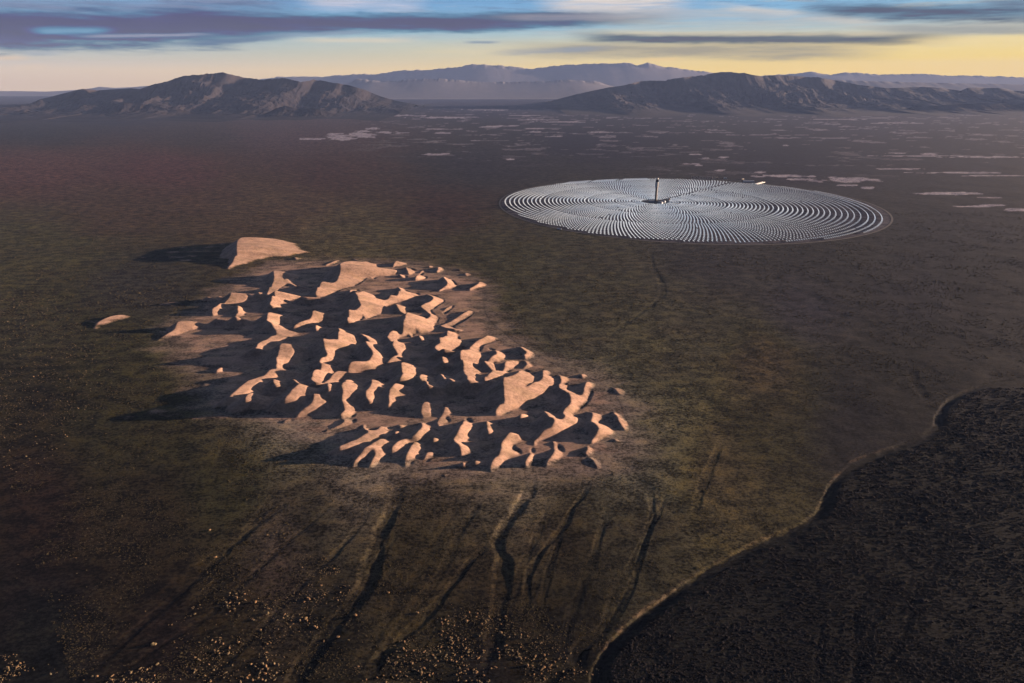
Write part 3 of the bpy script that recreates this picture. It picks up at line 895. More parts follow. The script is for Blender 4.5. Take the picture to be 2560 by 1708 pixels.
    ('F', .24, [860,970, 940,880, 1080,800, 1120,830, 1040,900, 930,980]),
    ('F', .22, [1060,1160, 1070,1060, 1130,940, 1200,840, 1280,830, 1250,870, 1310,900, 1240,970, 1200,1050, 1170,1120, 1130,1160]),
    ('F', .2, [1330,1100, 1340,1040, 1390,970, 1490,960, 1450,1020, 1400,1080]),
    ('F', .1, [1290,330, 1420,280, 1440,420, 1430,470, 1300,480]),
    ('F', .1, [1500,560, 1600,420, 1640,330, 1700,380, 1690,450, 1560,600]),
    ('F', .2, [960,580, 1110,575, 1050,620, 1010,620]),
    ('F', .2, [920,740, 960,690, 1005,680, 960,750]),
    ('F', .22, [1460,850, 1480,790, 1540,800, 1540,830, 1500,850]),
    ('F', .25, [1885,540, 1940,475, 2000,500, 2020,560, 2000,640, 1930,760, 1850,840, 1940,870, 1985,930, 1930,980, 1850,1010, 1860,960, 1840,900, 1745,840, 1760,790, 1820,700, 1850,620, 1885,590]),
    ('F', .2, [2060,1100, 2120,1090, 2130,1130, 2080,1155]),
    ('F', .2, [1620,1250, 1690,1300, 1650,1330, 1620,1290]),
    ('F', .18, [1870,1120, 1930,1120, 1920,1160, 1880,1160]),
    ('E', .25, [80,1210, 120,1210, 190,1390, 100,1400, 90,1300]),
    ('E', .26, [540,150, 620,160, 700,200, 780,260, 720,300, 640,320, 600,300, 645,260, 640,230, 590,200]),
    ('E', .24, [590,340, 700,350, 760,420, 690,450, 600,470, 560,480, 640,430, 655,390]),
    ('E', .24, [310,670, 400,620, 520,570, 540,500, 600,475, 690,480, 680,520, 770,570, 720,640, 600,710, 650,720, 760,660, 870,620, 870,560, 870,490, 940,480, 1000,490, 980,560, 1040,620, 1000,680, 920,740, 900,790, 820,830, 680,890, 540,968, 380,1072, 250,1108, 195,1085, 300,950, 340,880, 320,770]),
    ('E', .26, [1080,540, 1150,545, 1270,610, 1220,640, 1200,680, 1230,700, 1190,740, 1310,790, 1380,840, 1440,830, 1450,720, 1500,640, 1580,650, 1620,680, 1560,740, 1570,800, 1540,860, 1520,910, 1400,1020, 1330,1060, 1280,1110, 1370,1150, 1350,1220, 1200,1310, 1050,1350, 950,1390, 830,1440, 760,1530, 740,1480, 900,1370, 1000,1310, 1040,1220, 1000,1190, 950,1180, 920,1120, 870,1080, 950,1085, 1040,1130, 1090,1185, 1150,1180, 1190,1150, 1150,1110, 1160,1060, 1260,980, 1265,900, 1240,840, 1180,800, 1090,750, 1100,700, 1130,640, 1120,600]),
    ('E', .2, [1410,530, 1520,545, 1450,600, 1410,570]),
    ('E', .22, [1800,705, 1900,720, 2010,740, 2050,810, 1960,830, 1910,790, 1880,740]),
    ('E', .27, [1450,1050, 1590,1060, 1700,1090, 1690,1160, 1620,1210, 1780,1270, 1890,1340, 1870,1370, 1720,1430, 1600,1500, 1540,1540, 1560,1460, 1640,1370, 1660,1320, 1600,1270, 1530,1220, 1570,1150, 1560,1090]),
    ('E', .27, [1840,1050, 1920,1080, 2020,1160, 2080,1250, 2060,1330, 1980,1290, 1920,1210, 1920,1150, 1870,1100]),
    ('E', .22, [550,1190, 590,1130, 680,1120, 650,1160, 580,1200]),
    ('G', .26, [370,700, 460,640, 540,580, 660,620, 560,690, 560,730, 660,800, 640,830, 520,830, 490,870, 420,910, 350,1000, 280,1070, 220,1060, 240,980, 300,890, 370,830, 390,760]),
    ('G', .25, [1070,660, 1130,670, 1230,780, 1190,900, 1100,940, 1000,1000, 980,960, 1030,900, 1090,820, 1090,740]),
    ('G', .24, [810,660, 890,640, 880,690, 830,730]),
    ('G', .24, [690,990, 720,920, 770,860, 780,760, 820,750, 820,850, 780,960, 740,1000]),
    ('G', .22, [1480,830, 1530,800, 1530,720, 1600,720, 1630,780, 1610,840, 1540,850]),
    ('G', .22, [1540,870, 1620,880, 1740,960, 1720,1030, 1640,1010, 1630,940]),
    ('G', .2, [30,940, 90,930, 100,980, 40,990]),
    ('G', .15, [1870,620, 1980,640, 1960,660, 1900,650]),
    ('Z', .1, [95,830, 130,780, 250,740, 350,725, 400,735, 330,755, 200,790, 130,830]),
    ('Z', .13, [560,915, 700,840, 730,820, 860,800, 870,815, 800,850, 660,890, 570,920]),
]
ES = np.array([math.sin(SUN_AZ), math.cos(SUN_AZ)])     # towards the sun
ET = np.array([-math.cos(SUN_AZ), math.sin(SUN_AZ)])
CELL = 3.1
lit_px = []
for crop, slope, flat in LIT:
    x0, y0, sc = CROPS[crop]
    p = np.array(flat, float).reshape(-1, 2) / sc + (x0, y0)
    lit_px.append((slope, chaikin(p, 2, True)))


def gauss(a, sig, axis):
    r = int(3 * sig + 1)
    k = np.exp(-0.5 * (np.arange(-r, r + 1) / sig) ** 2)
    k /= k.sum()
    p = [(0, 0), (0, 0)]
    p[axis] = (r, r)
    b = np.pad(a, p, mode='edge')
    out = np.zeros_like(a)
    n = a.shape[axis]
    for i, w in enumerate(k):
        out += w * (b[i:i + n] if axis == 0 else b[:, i:i + n])
    return out


corner = poly_m([(180, 690), (200, 560), (640, 540), (1150, 620), (1500, 900), (1480, 1110), (750, 1110), (420, 960)])
ss, tt = corner @ ES, corner @ ET
s_ax = np.arange(ss.min() - 300, ss.max() + 60, CELL)
t_ax = np.arange(tt.min() - 60, tt.max() + 60, CELL)
Sg, Tg = np.meshgrid(s_ax, t_ax, indexing='ij')
Xg = Sg * ES[0] + Tg * ET[0]
Yg = Sg * ES[1] + Tg * ET[1]
STEEP = 1.4
RISE = 0.30                                            # slope by which a sunlit face starts below its lit edge


def sample(grid, x, y):
    p = np.stack([x, y], -1)
    i = np.clip(((p @ ES) - s_ax[0]) / CELL, 0, len(s_ax) - 1.001)
    j = np.clip(((p @ ET) - t_ax[0]) / CELL, 0, len(t_ax) - 1.001)
    i0, j0 = i.astype(int), j.astype(int)
    fi, fj = i - i0, j - j0
    return (grid[i0, j0] * (1 - fi) + grid[i0 + 1, j0] * fi) * (1 - fj) + (grid[i0, j0 + 1] * (1 - fi) + grid[i0 + 1, j0 + 1] * fi) * fj


HULL = np.zeros(Sg.shape)
_b, _, _ = line_dist(Xg, Yg, np.concatenate([DUNE_HULL, DUNE_HULL[:1]]))
_in = inside(Xg, Yg, DUNE_HULL)
HULL = np.where(_in, sstep(_b, 20, 130), 0)
COVER = np.where(_in, 1.0, np.exp(-_b / 12))


def dune_heights(prev):
    slope = np.zeros(Sg.shape)
    for sl, p in lit_px:
        z = np.zeros(len(p))
        x, y = ground_at(p[:, 0], p[:, 1])
        if prev is not None:
            for _ in range(3):                         # the sand stands above the plain: meet the line of sight on the dune
                z = sample(prev, x, y)
                x, y = ground_at(p[:, 0], p[:, 1], z)
        q = np.stack([x, y], -1)
        a, b = q @ ES, q @ ET
        i0, i1 = np.searchsorted(s_ax, [a.min() - 5, a.max() + 5])
        j0, j1 = np.searchsorted(t_ax, [b.min() - 5, b.max() + 5])
        sub = (slice(i0, i1), slice(j0, j1))
        m = inside(Sg[sub], Tg[sub], np.stack([a, b], -1))
        slope[sub] = np.where(m, sl, slope[sub])
    lit = slope > 0
    nt = len(t_ax)
    slope = slope * STEEP
    # each face is steep enough for its shade to reach the next face (or the rim of the field)
    gap = np.zeros(Sg.shape)
    endrun = np.zeros(Sg.shape)
    wid = np.zeros(Sg.shape)
    g_, w_ = np.zeros(nt), np.zeros(nt)
    nxt = np.zeros(nt, bool)
    cap_ = np.full(nt, 60.0)
    for i in range(len(s_ax)):
        L = lit[i]
        w_ = np.where(L, w_ + CELL, 0)
        wid[i] = w_
        out = HULL[i] <= 0.02
        nxt = np.where(out & ~L, False, nxt)
        if i and (L & ~lit[i - 1]).any():
            cap_ = np.where(L & ~lit[i - 1], np.where(nxt, 600.0, 60.0), cap_)
        gap[i] = np.where(L, np.minimum(g_, cap_), 0)
        endrun[i] = np.where(L & (cap_ < 100), 1, 0)
        nxt = nxt | L
        g_ = np.where(L, np.where(lit[min(i + 1, len(s_ax) - 1)], g_, 0), np.where(out, 0, g_ + CELL))
    w_ = np.zeros(nt)
    for i in range(len(s_ax) - 1, -1, -1):
        w_ = np.where(lit[i], np.maximum(w_, wid[i]), 0)
        wid[i] = w_
    need = np.where(lit & (slope > 0.105 * STEEP), SUN_TAN * gap * 1.05 / np.maximum(wid, 14.0), 0)
    slope = np.where(lit & (endrun > 0) & (slope > 0.2 * STEEP), slope * 0.42, slope)
    slope = np.where(lit, np.clip(np.maximum(slope, need), 0, 0.52), 0)
    wl = lit.astype(float)
    slope = np.where(lit, gauss(slope, 5, 1) / np.maximum(gauss(wl, 5, 1), 1e-3), 0)
    z = np.zeros(Sg.shape)
    shadow = np.full(nt, -5.0)                         # height of the shadow edge
    surf = np.zeros(nt)
    was = np.zeros(nt, bool)
    entry = np.zeros(Sg.shape)
    floor = (fbm(Xg / 90, Yg / 45, 301, 4) - 0.45) * 7.0 - 5.0 * HULL
    base = -5.0 * HULL + (ridged(Xg / 75, Yg / 140, 305, 4) - 0.62) * 15.0 * HULL
    for i in range(len(s_ax) - 1, -1, -1):
        L = lit[i]
        shadow = shadow - SUN_TAN * CELL
        if i % 2 == 0:
            sm = shadow.copy()
            sm[1:-1] = 0.25 * shadow[:-2] + 0.5 * shadow[1:-1] + 0.25 * shadow[2:]
            shadow = np.where(L, shadow, sm)
        start = L & ~was
        surf = np.where(start, np.maximum(shadow, base[i]), surf)
        entry[i] = np.where(start, surf, 0)
        k = np.interp(surf, [0, 20, 35, 60, 100], [1, 1, 0.8, 0.5, 0.3])
        target = np.where(shadow > base[i] + 1.2, np.minimum(floor[i], shadow - 1.0), base[i])
        down = np.minimum(np.maximum(surf - 0.58 * CELL, target), surf + 0.3 * CELL)
        surf = np.where(L, surf + slope[i] * k * CELL, down)
        shadow = np.where(L, surf, np.maximum(shadow, surf))
        z[i] = surf
        was = L
    ramp = np.zeros(nt)
    for i in range(len(s_ax)):                         # windward feet of the sunlit faces, hidden in the shade before them
        ramp = np.maximum(ramp - 0.36 * CELL, entry[i])
        z[i] = np.where(lit[i], z[i], np.maximum(z[i], ramp))
    z = gauss(z, 1.3, 1)
    z = gauss(z, 0.8, 0)
    return z, lit


DZ, LITM = dune_heights(None)
for _ in range(2):
    DZ, LITM = dune_heights(gauss(gauss(DZ, 6, 0), 6, 1))
print('dunes: max height', DZ.max(), 'mean of top', np.percentile(DZ[DZ > 1], [50, 90, 99]))
near = gauss(gauss((DZ > 0.7).astype(float), 5, 0), 5, 1)
near = np.maximum(near, COVER)
keep = near > 0.04
mask_q = keep[:-1, :-1] & keep[1:, :-1] & keep[:-1, 1:] & keep[1:, 1:]
idx = np.arange(keep.size).reshape(keep.shape)
q = np.stack([idx[:-1, :-1], idx[1:, :-1], idx[1:, 1:], idx[:-1, 1:]], -1)[mask_q]
used, inv = np.unique(q, return_inverse=True)
dx_, dy_ = Xg.ravel()[used], Yg.ravel()[used]
dz_ = DZ.ravel()[used]
ripple = (fbm(dx_ / 22, dy_ / 40, 311, 3) - 0.5) * 0.5 * sstep(dz_, 0.5, 4)
hd = hull_dist(dx_, dy_)
zz = dz_ + ripple - 0.3 * (1 - sstep(hd, 10, 60)) - 1.2 * (1 - sstep(near.ravel()[used], 0.04, 0.35)) + height_at(dx_, dy_)
soil_d, sand_d, rough_d = soil_shade_at(dx_, dy_)
clean = sstep(dz_ + (fbm(dx_ / 70, dy_ / 35, 312) - 0.5) * 9 + 4.0 * HULL.ravel()[used], 0.5, 5.5)[:, None]
sandc = np.array([0.45, 0.292, 0.218]) * (0.88 + 0.24 * fbm(dx_ / 110, dy_ / 50, 313)[:, None])
weeds = (sstep(fbm(dx_ / 60, dy_ / 30, 314, 5), 0.56, 0.68) * 0.35)[:, None]
sandc = sandc * (1 - weeds) + np.array([0.26, 0.19, 0.12]) * weeds
soil_d = soil_d * (1 - clean) + sandc * clean
dunes = mesh_object('sand_dunes', np.stack([dx_, dy_, zz], -1), inv.reshape(-1, 4), M_GROUND, smooth=True, colours=soil_d,
                    attr={'sand': np.maximum(sand_d, clean[:, 0]), 'rough': 0.35 * (1 - clean[:, 0]) + 0.05})
tag(dunes, kind='structure')

# ------------------------------------------------------------------ mountains
def rock_material(name, colour, colour2):
    m = bpy.data.materials.new(name)
    m.use_nodes = True
    nt = m.node_tree
    b = nt.nodes['Principled BSDF']
    n = Nodes(nt)
    P = n.new('ShaderNodeTexCoord').outputs['Object']
    f = n.noise(P, 0.0016, 8, 0.65)
    c = n.mix(n.step(f, 0.38, 0.62), colour, colour2)
    nt.links.new(c, b.inputs['Base Color'])
    b.inputs['Roughness'].default_value = 0.95
    b.inputs['Specular IOR Level'].default_value = 0.1
    return m


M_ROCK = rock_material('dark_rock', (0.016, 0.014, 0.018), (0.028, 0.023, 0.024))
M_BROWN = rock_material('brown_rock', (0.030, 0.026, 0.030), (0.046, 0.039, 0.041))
M_HAZED = rock_material('haze_paled_rock', (0.20, 0.185, 0.195), (0.215, 0.195, 0.20))  # far ranges paled in the rock colour to stand in for thicker haze


def mountain_range(name, crest, depth, front, back, mat, seed, spur=1500.0, carve=0.55, nx=700, ny=150, power=1.25, skew=0.0):
    """a range whose skyline follows the photographed crest, with carved spurs running down to the plain"""
    c = np.array(crest, float)
    px = np.linspace(c[0, 0], c[-1, 0], nx)
    py = np.interp(px, c[:, 0], c[:, 1])
    py = py + (fbm(px / 11.0, px * 0, seed, 5, 0.6) - 0.5) * 4.6 * np.clip((225 - py) / 25, 0.2, 1)
    rx, ry, rz = ray(px, py)
    fw = depth * (1 + skew * (px - px.mean()) / (px[-1] - px[0]))
    fw = fw + (fbm(px / 90, px * 0 + 3, seed + 5, 3) - 0.5) * front * 0.5 * min(1.0, carve * 1.6) ** 2
    ht = np.maximum(HC + rz / ry * fw, 0.0)
    xc = rx / ry * fw
    ends = sstep(px, px[0], px[0] + 30) * (1 - sstep(px, px[-1] - 30, px[-1])) if c[0, 0] > -400 else sstep(px[-1] - px, 0, 40)
    ht = ht * np.where((c[0, 1] > 214) | (px > px[0] + 60), 1, 1)
    v = np.concatenate([np.linspace(-1, 0, int(ny * 0.7)) ** 1, np.linspace(0, 1, ny - int(ny * 0.7))[1:]])
    X = np.repeat(xc[None, :], len(v), 0)
    Y = fw[None, :] + np.where(v < 0, v * front * 1.28, v * back * 1.28)[:, None]
    u = 1 - np.abs(v)[:, None]                          # 1 on the crest, 0 at the foot
    prof = 0.86 * np.clip((u - 0.22) / 0.78, 0, 1) ** power + 0.14 * u ** 1.6
    r = ridged(X / spur + 0.35 * fbm(X / spur, Y / spur, seed + 9), Y / (spur * 2.2), seed, 6, 0.55)
    fine = ridged(X / (spur * 0.28), Y / (spur * 0.5), seed + 3, 5, 0.55)
    gate = np.clip(4 * u * (1 - u), 0, 1) ** 0.7 * sstep(u, 0.1, 0.4)
    k = 1 - carve * gate * (1 - r) * 1.5 - 0.26 * (carve / 0.6) * gate * (1 - fine)
    hs = np.convolve(np.pad(ht, 30, mode='edge'), np.ones(61) / 61, 'valid')      # spurs, not columns, under the jagged crest
    gz_ = sstep(u, 0.72 if carve > 0.3 else 0.9, 1.0)
    Z = (ht[None, :] * gz_ + hs[None, :] * (1 - gz_)) * prof * np.clip(k, 0.02, 1.05) * 1.0
    Z = Z - 25.0 * (1 - sstep(u, 0.0, 0.15)) + 0 * X
    o = mesh_object(name, np.stack([X, Y, Z], -1), grid_faces(*X.shape), mat, smooth=carve < 0.3)
    return tag(o, kind='structure')


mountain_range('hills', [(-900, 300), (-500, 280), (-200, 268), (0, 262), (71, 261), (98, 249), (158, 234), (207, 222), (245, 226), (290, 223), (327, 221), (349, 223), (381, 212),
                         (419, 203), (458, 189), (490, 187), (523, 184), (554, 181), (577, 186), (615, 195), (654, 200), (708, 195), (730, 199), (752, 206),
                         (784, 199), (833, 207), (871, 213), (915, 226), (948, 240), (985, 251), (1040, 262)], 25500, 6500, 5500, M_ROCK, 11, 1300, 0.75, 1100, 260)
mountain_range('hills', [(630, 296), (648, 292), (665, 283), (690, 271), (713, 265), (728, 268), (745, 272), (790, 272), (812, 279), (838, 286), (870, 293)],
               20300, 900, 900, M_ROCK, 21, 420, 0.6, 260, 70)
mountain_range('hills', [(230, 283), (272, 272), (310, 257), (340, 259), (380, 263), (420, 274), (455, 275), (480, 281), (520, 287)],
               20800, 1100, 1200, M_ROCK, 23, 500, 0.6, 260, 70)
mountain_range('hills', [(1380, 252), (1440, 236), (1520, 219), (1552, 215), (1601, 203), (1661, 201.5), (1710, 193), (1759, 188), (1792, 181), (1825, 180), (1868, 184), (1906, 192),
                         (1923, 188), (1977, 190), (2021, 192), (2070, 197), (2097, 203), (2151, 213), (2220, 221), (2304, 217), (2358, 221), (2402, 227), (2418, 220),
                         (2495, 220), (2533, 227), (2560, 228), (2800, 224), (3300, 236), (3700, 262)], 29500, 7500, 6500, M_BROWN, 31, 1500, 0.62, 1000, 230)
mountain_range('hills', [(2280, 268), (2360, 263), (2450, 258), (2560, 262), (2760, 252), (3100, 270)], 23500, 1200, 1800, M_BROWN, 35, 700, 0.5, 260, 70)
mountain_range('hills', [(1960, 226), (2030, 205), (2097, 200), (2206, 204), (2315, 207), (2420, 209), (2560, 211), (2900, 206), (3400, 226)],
               42000, 6000, 6000, M_HAZED, 41, 2500, 0.12, 400, 80)
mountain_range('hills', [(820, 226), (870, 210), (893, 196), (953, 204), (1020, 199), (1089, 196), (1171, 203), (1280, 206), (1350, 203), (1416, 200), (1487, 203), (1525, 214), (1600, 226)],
               48000, 6000, 6000, M_HAZED, 51, 3500, 0.04, 400, 80)
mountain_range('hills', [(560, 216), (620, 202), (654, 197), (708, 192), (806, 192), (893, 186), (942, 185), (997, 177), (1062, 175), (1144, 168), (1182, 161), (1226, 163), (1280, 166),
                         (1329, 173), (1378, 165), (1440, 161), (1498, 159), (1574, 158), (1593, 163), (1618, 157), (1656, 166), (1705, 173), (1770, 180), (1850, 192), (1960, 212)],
               62000, 8000, 8000, M_HAZED, 61, 4500, 0.02, 700, 80)
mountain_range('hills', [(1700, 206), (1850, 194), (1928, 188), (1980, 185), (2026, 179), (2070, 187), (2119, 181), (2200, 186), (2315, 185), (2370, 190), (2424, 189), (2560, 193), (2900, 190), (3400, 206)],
               64000, 8000, 8000, M_HAZED, 71, 4500, 0.02, 600, 80)
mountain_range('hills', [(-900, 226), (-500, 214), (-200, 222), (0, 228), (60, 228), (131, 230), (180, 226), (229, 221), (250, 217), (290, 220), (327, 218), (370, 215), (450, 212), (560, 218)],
               58000, 7000, 7000, M_HAZED, 81, 4000, 0.02, 500, 80)

# ------------------------------------------------------------------ solar field
M_MIRROR = material('mirror_glass', (0.80, 0.92, 1.0), 0.2, 0.6, 0.04, 0.05, 0.5)
M_STEEL = material('galvanised_steel', (0.30, 0.31, 0.33), 0.55, 0.5, 0.1, 0.5)
rng = np.random.default_rng(7)
TILT = np.array([0.48, -0.30, 0.0])
MN = np.array([TILT[0], TILT[1], math.sqrt(1 - TILT @ TILT)])      # the mirrors stand parked, leaning to the low sun and the plain
MW, MH = 12.4, 9.6


def heliostat_parts(yaw=0.0):
    """vertices and faces of one heliostat: two mirror leaves on a torque tube and a pedestal"""
    n = MN / np.linalg.norm(MN)
    ex = np.array([math.cos(yaw), math.sin(yaw), 0])
    ex = ex - n * (ex @ n)
    ex /= np.linalg.norm(ex)
    ey = np.cross(n, ex)
    hub = np.array([0, 0, 6.0])
    V, Q, mi = [], [], []

    def slab(x0, x1, y0, y1, z0, z1, k):
        b = len(V)
        for z in (z0, z1):
            for x, y in ((x0, y0), (x1, y0), (x1, y1), (x0, y1)):
                V.append(hub + ex * x + ey * y + n * z)
        for f in ((3, 2, 1, 0), (4, 5, 6, 7), (0, 1, 5, 4), (1, 2, 6, 5), (2, 3, 7, 6), (3, 0, 4, 7)):
            Q.append([b + i for i in f])
            mi.append(k)
    slab(-MW / 2, -0.25, -MH / 2, MH / 2, 0, 0.15, 0)
    slab(0.25, MW / 2, -MH / 2, MH / 2, 0, 0.15, 0)
    slab(-MW / 2 + 1, MW / 2 - 1, -0.3, 0.3, -0.6, -0.05, 1)
    b = len(V)
    for z in (-0.5, 5.7):
        for x, y in ((-.35, -.35), (.35, -.35), (.35, .35), (-.35, .35)):
            V.append(np.array([x, y, z]))
    for f in ((4, 5, 6, 7), (0, 1, 5, 4), (1, 2, 6, 5), (2, 3, 7, 6), (3, 0, 4, 7)):
        Q.append([b + i for i in f])
        mi.append(1)
    return np.array(V), np.array(Q), np.array(mi)


pts = []
r = 118.0
zone_r, count, k = r, None, 0
while r < 2000:
    if count is None or r > zone_r * 1.62:
        zone_r = r
        s0 = 16.5 + 3.5 * r / 1700
        count = int(2 * math.pi * r / s0)
        off0 = rng.random()
        r += 6
    a = (np.arange(count) + 0.5 * (k % 2) + off0) * 2 * math.pi / count
    pts.append(np.stack([TOWER[0] + r * np.cos(a), TOWER[1] + r * np.sin(a)], -1))
    r += 17.5 + 29.0 * (min(r, 1750) / 1700) ** 1.0
    k += 1
pts = np.concatenate(pts)
ok = np.hypot(pts[:, 0] - FIELD_C[0], pts[:, 1] - FIELD_C[1]) < FIELD_R + 24 + 10 * np.sin(5 * np.arctan2(pts[:, 1] - FIELD_C[1], pts[:, 0] - FIELD_C[0]))
ra, rb = np.array(TOWER), np.array(ground_at(1838.0, 455.0))       # access road from the tower to the far gate
dd, _, _ = line_dist(pts[:, 0], pts[:, 1], np.array([ra, rb]))
ok &= dd > 11
rc = np.array(ground_at(1392.0, 573.0))
dd, _, _ = line_dist(pts[:, 0], pts[:, 1], np.array([rc - 25, rc + 25]))
ok &= dd > 45
ok &= rng.random(len(pts)) > 0.004
pts = pts[ok]
print('heliostats', len(pts))
hv, hq, hm = heliostat_parts()
gzp = height_at(pts[:, 0], pts[:, 1])
order = np.argsort(np.hypot(pts[:, 0], pts[:, 1]))
near_i, far_i = order[:300], order[300:]
jit = rng.normal(0, 0.012, (len(pts), 2))
me0 = mesh_object('heliostat', hv, hq, [M_MIRROR, M_STEEL], hm)
for n_, i in enumerate(near_i):
    o = me0 if n_ == 0 else me0.copy()
    if n_:
        COL.objects.link(o)
    o.location = (pts[i, 0], pts[i, 1], gzp[i])
    o.rotation_euler = (jit[i, 0], jit[i, 1], 0)
    tag(o, 'white mirror panel in the nearest front rows of the round solar field', 'heliostat', 'heliostats in the front rows of the solar field')
allv = hv[None] + np.concatenate([pts[far_i], gzp[far_i, None]], 1)[:, None, :]
zrel = hv[:, 2] - 6.0
top = (hv[:, 2] > -0.4)
allv[:, :, 2] += (hv[:, 0][None] * jit[far_i, 0][:, None] + hv[:, 1][None] * jit[far_i, 1][:, None]) * 1.0
allq = (hq[None] + (np.arange(len(far_i)) * len(hv))[:, None, None]).reshape(-1, 4)
o = mesh_object('heliostats', allv.reshape(-1, 3), allq, [M_MIRROR, M_STEEL], np.tile(hm, len(far_i)))
tag(o, 'thousands of white mirrors in rings around the central tower', 'heliostats', kind='stuff')

# perimeter track
M_TRACK = material('graded_gravel', (0.11, 0.10, 0.10), 0.95, 0, 0.2, 0.05)
a = np.linspace(0, 2 * math.pi, 721)
Rr = FIELD_R + 64 + 6 * np.sin(3 * a)
ring = np.stack([np.stack([FIELD_C[0] + (Rr + w) * np.cos(a), FIELD_C[1] + (Rr + w) * np.sin(a)], -1) for w in (-7, 7)])
rz = height_at(ring[..., 0], ring[..., 1]) + 0.7
f = grid_faces(2, len(a))
o = mesh_object('perimeter_road', np.concatenate([ring, rz[..., None]], -1), f[:, ::-1], M_TRACK)
tag(o, kind='structure')
u = (rb - ra) / np.linalg.norm(rb - ra)
nrm = np.array([-u[1], u[0]])
t = np.linspace(110, np.linalg.norm(rb - ra), 60)
strip = np.stack([ra + u * x + nrm * w for w in (-5, 5) for x in t]).reshape(2, len(t), 2)
rz = height_at(strip[..., 0], strip[..., 1]) + 0.75
M_ASPH = material('dark_asphalt', (0.04, 0.04, 0.045), 0.9, 0, 0.1, 0.1)
o = mesh_object('access_road', np.concatenate([strip, rz[..., None]], -1), grid_faces(2, len(t))[:, ::-1], M_ASPH)
tag(o, kind='structure')

# ------------------------------------------------------------------ receiver tower and power block
M_CONC = material('pale_concrete', (0.32, 0.30, 0.28), 0.85, 0, 0.1, 0.1)
M_WHITE = material('white_panel', (0.80, 0.80, 0.80), 0.6, 0, 0.05, 0.1)
M_BLACK = material('black_receiver', (0.010, 0.010, 0.011), 0.95, 0, 0.1, 0.2, 0.02)
M_GREY = material('grey_cladding', (0.34, 0.37, 0.42), 0.6, 0.1, 0.1, 0.1)
M_BLUE = material('blue_grey_cladding', (0.22, 0.29, 0.40), 0.6, 0.1, 0.1, 0.1)
M_TAN = material('tan_cladding', (0.55, 0.40, 0.26), 0.7, 0, 0.1, 0.1)
M_DARK = material('dark_gravel', (0.035, 0.036, 0.042), 0.95, 0, 0.25, 0.03)
M_TANK = material('insulated_tank', (0.42, 0.47, 0.55), 0.45, 0.35, 0.08, 0.1)

tx, ty = TOWER
tz = 0.0
o = MB().lathe([(128, 0.0), (126, 0.9), (0.01, 0.9)], seg=64).build('gravel_pad', M_DARK)
o.location = (tx, ty, tz + 0.2)
tag(o, kind='structure')

T = empty('solar_tower', (tx, ty, tz))
tag(T, 'tall slim concrete tower with a black band near its top amid the mirrors', 'tower')
MB().lathe([(11.5, 0), (10.4, 20), (9.6, 60), (9.2, 118), (9.2, 122)], seg=32).build('shaft', M_CONC, T, True)
g = MB()
g.lathe([(9.4, 122), (12.6, 124), (12.6, 160), (9.8, 162)], seg=32)
for kx in range(8):
    an = kx * math.pi / 4
    g.beam((13.2 * math.cos(an), 13.2 * math.sin(an), 122), (13.2 * math.cos(an), 13.2 * math.sin(an), 160), 1.2)
g.build('heat_shield', M_WHITE, T)
MB().lathe([(9.0, 162), (10.6, 163), (10.6, 185), (9.0, 186)], seg=32).build('receiver', M_BLACK, T)
MB().lathe([(9.0, 186), (9.8, 186.5), (9.8, 194), (8.2, 195.5), (0.02, 195.5)], seg=32).build('cap', M_WHITE, T)
MB().box(-3, -2, 195.5, 2, 2, 198.5).beam((4, 0, 198), (9, -6, 200), 0.8).beam((4, 0, 195), (4, 0, 200), 1).build('roof_crane', M_STEEL, T)
MB().box(-4, -13, 0, 4, -10, 7).build('entrance_block', M_GREY, T)


def px_place(x, y):
    g = ground_at(float(x), float(y))
    return float(g[0]), float(g[1])


def tank(x, y, rr, h, label):
    t_ = empty('salt_tank', (x, y, 1.0))
    tag(t_, label, 'storage tank', 'salt tanks beside the tower')
    MB().lathe([(rr + 2, 0), (rr + 2, 1.5), (rr, 1.6), (rr, h)], seg=40).build('shell', M_TANK, t_)
    MB().lathe([(rr + .3, h - .4), (rr + .3, h + .1), (rr * .66, h + 2.6), (rr * .3, h + 3.8), (0.02, h + 4.2)], seg=40).build('roof', M_GREY, t_)
    MB().beam((rr + .8, 0, 0), (rr + .8, 0, h + 2), .8).beam((rr + .8, 0, h), (0, 0, h + 5.5), .8).build('ladder', M_STEEL, t_)
    return t_


tank(tx + 26, ty - 62, 21, 12.5, 'wide pale grey round tank in front of the tower, nearer of two')
tank(tx + 62, ty - 8, 19, 12.5, 'round grey tank right of the tower, farther of two')


def hall(name, x, y, w, d, h, label, mat, roof_mat, gable=3.0, rz=0.0, group=None, doors=2):
    b_ = empty(name, (x, y, 0.3), rz)
    tag(b_, label, 'building', group)
    MB().box(-w / 2, -d / 2, 0, w / 2, d / 2, h).build('wall', mat, b_)
    MB().gable(-w / 2, -d / 2, w / 2, d / 2, h, h + gable, 0, 0.5).build('roof', roof_mat, b_)
    for i in range(doors):
        xx = -w / 2 + w * (i + 0.5) / doors
        MB().box(xx - min(2.2, w / 8), -d / 2 - 0.15, 0, xx + min(2.2, w / 8), -d / 2 + 0.05, min(4.5, h * 0.7)).build('door', M_STEEL, b_)
    return b_


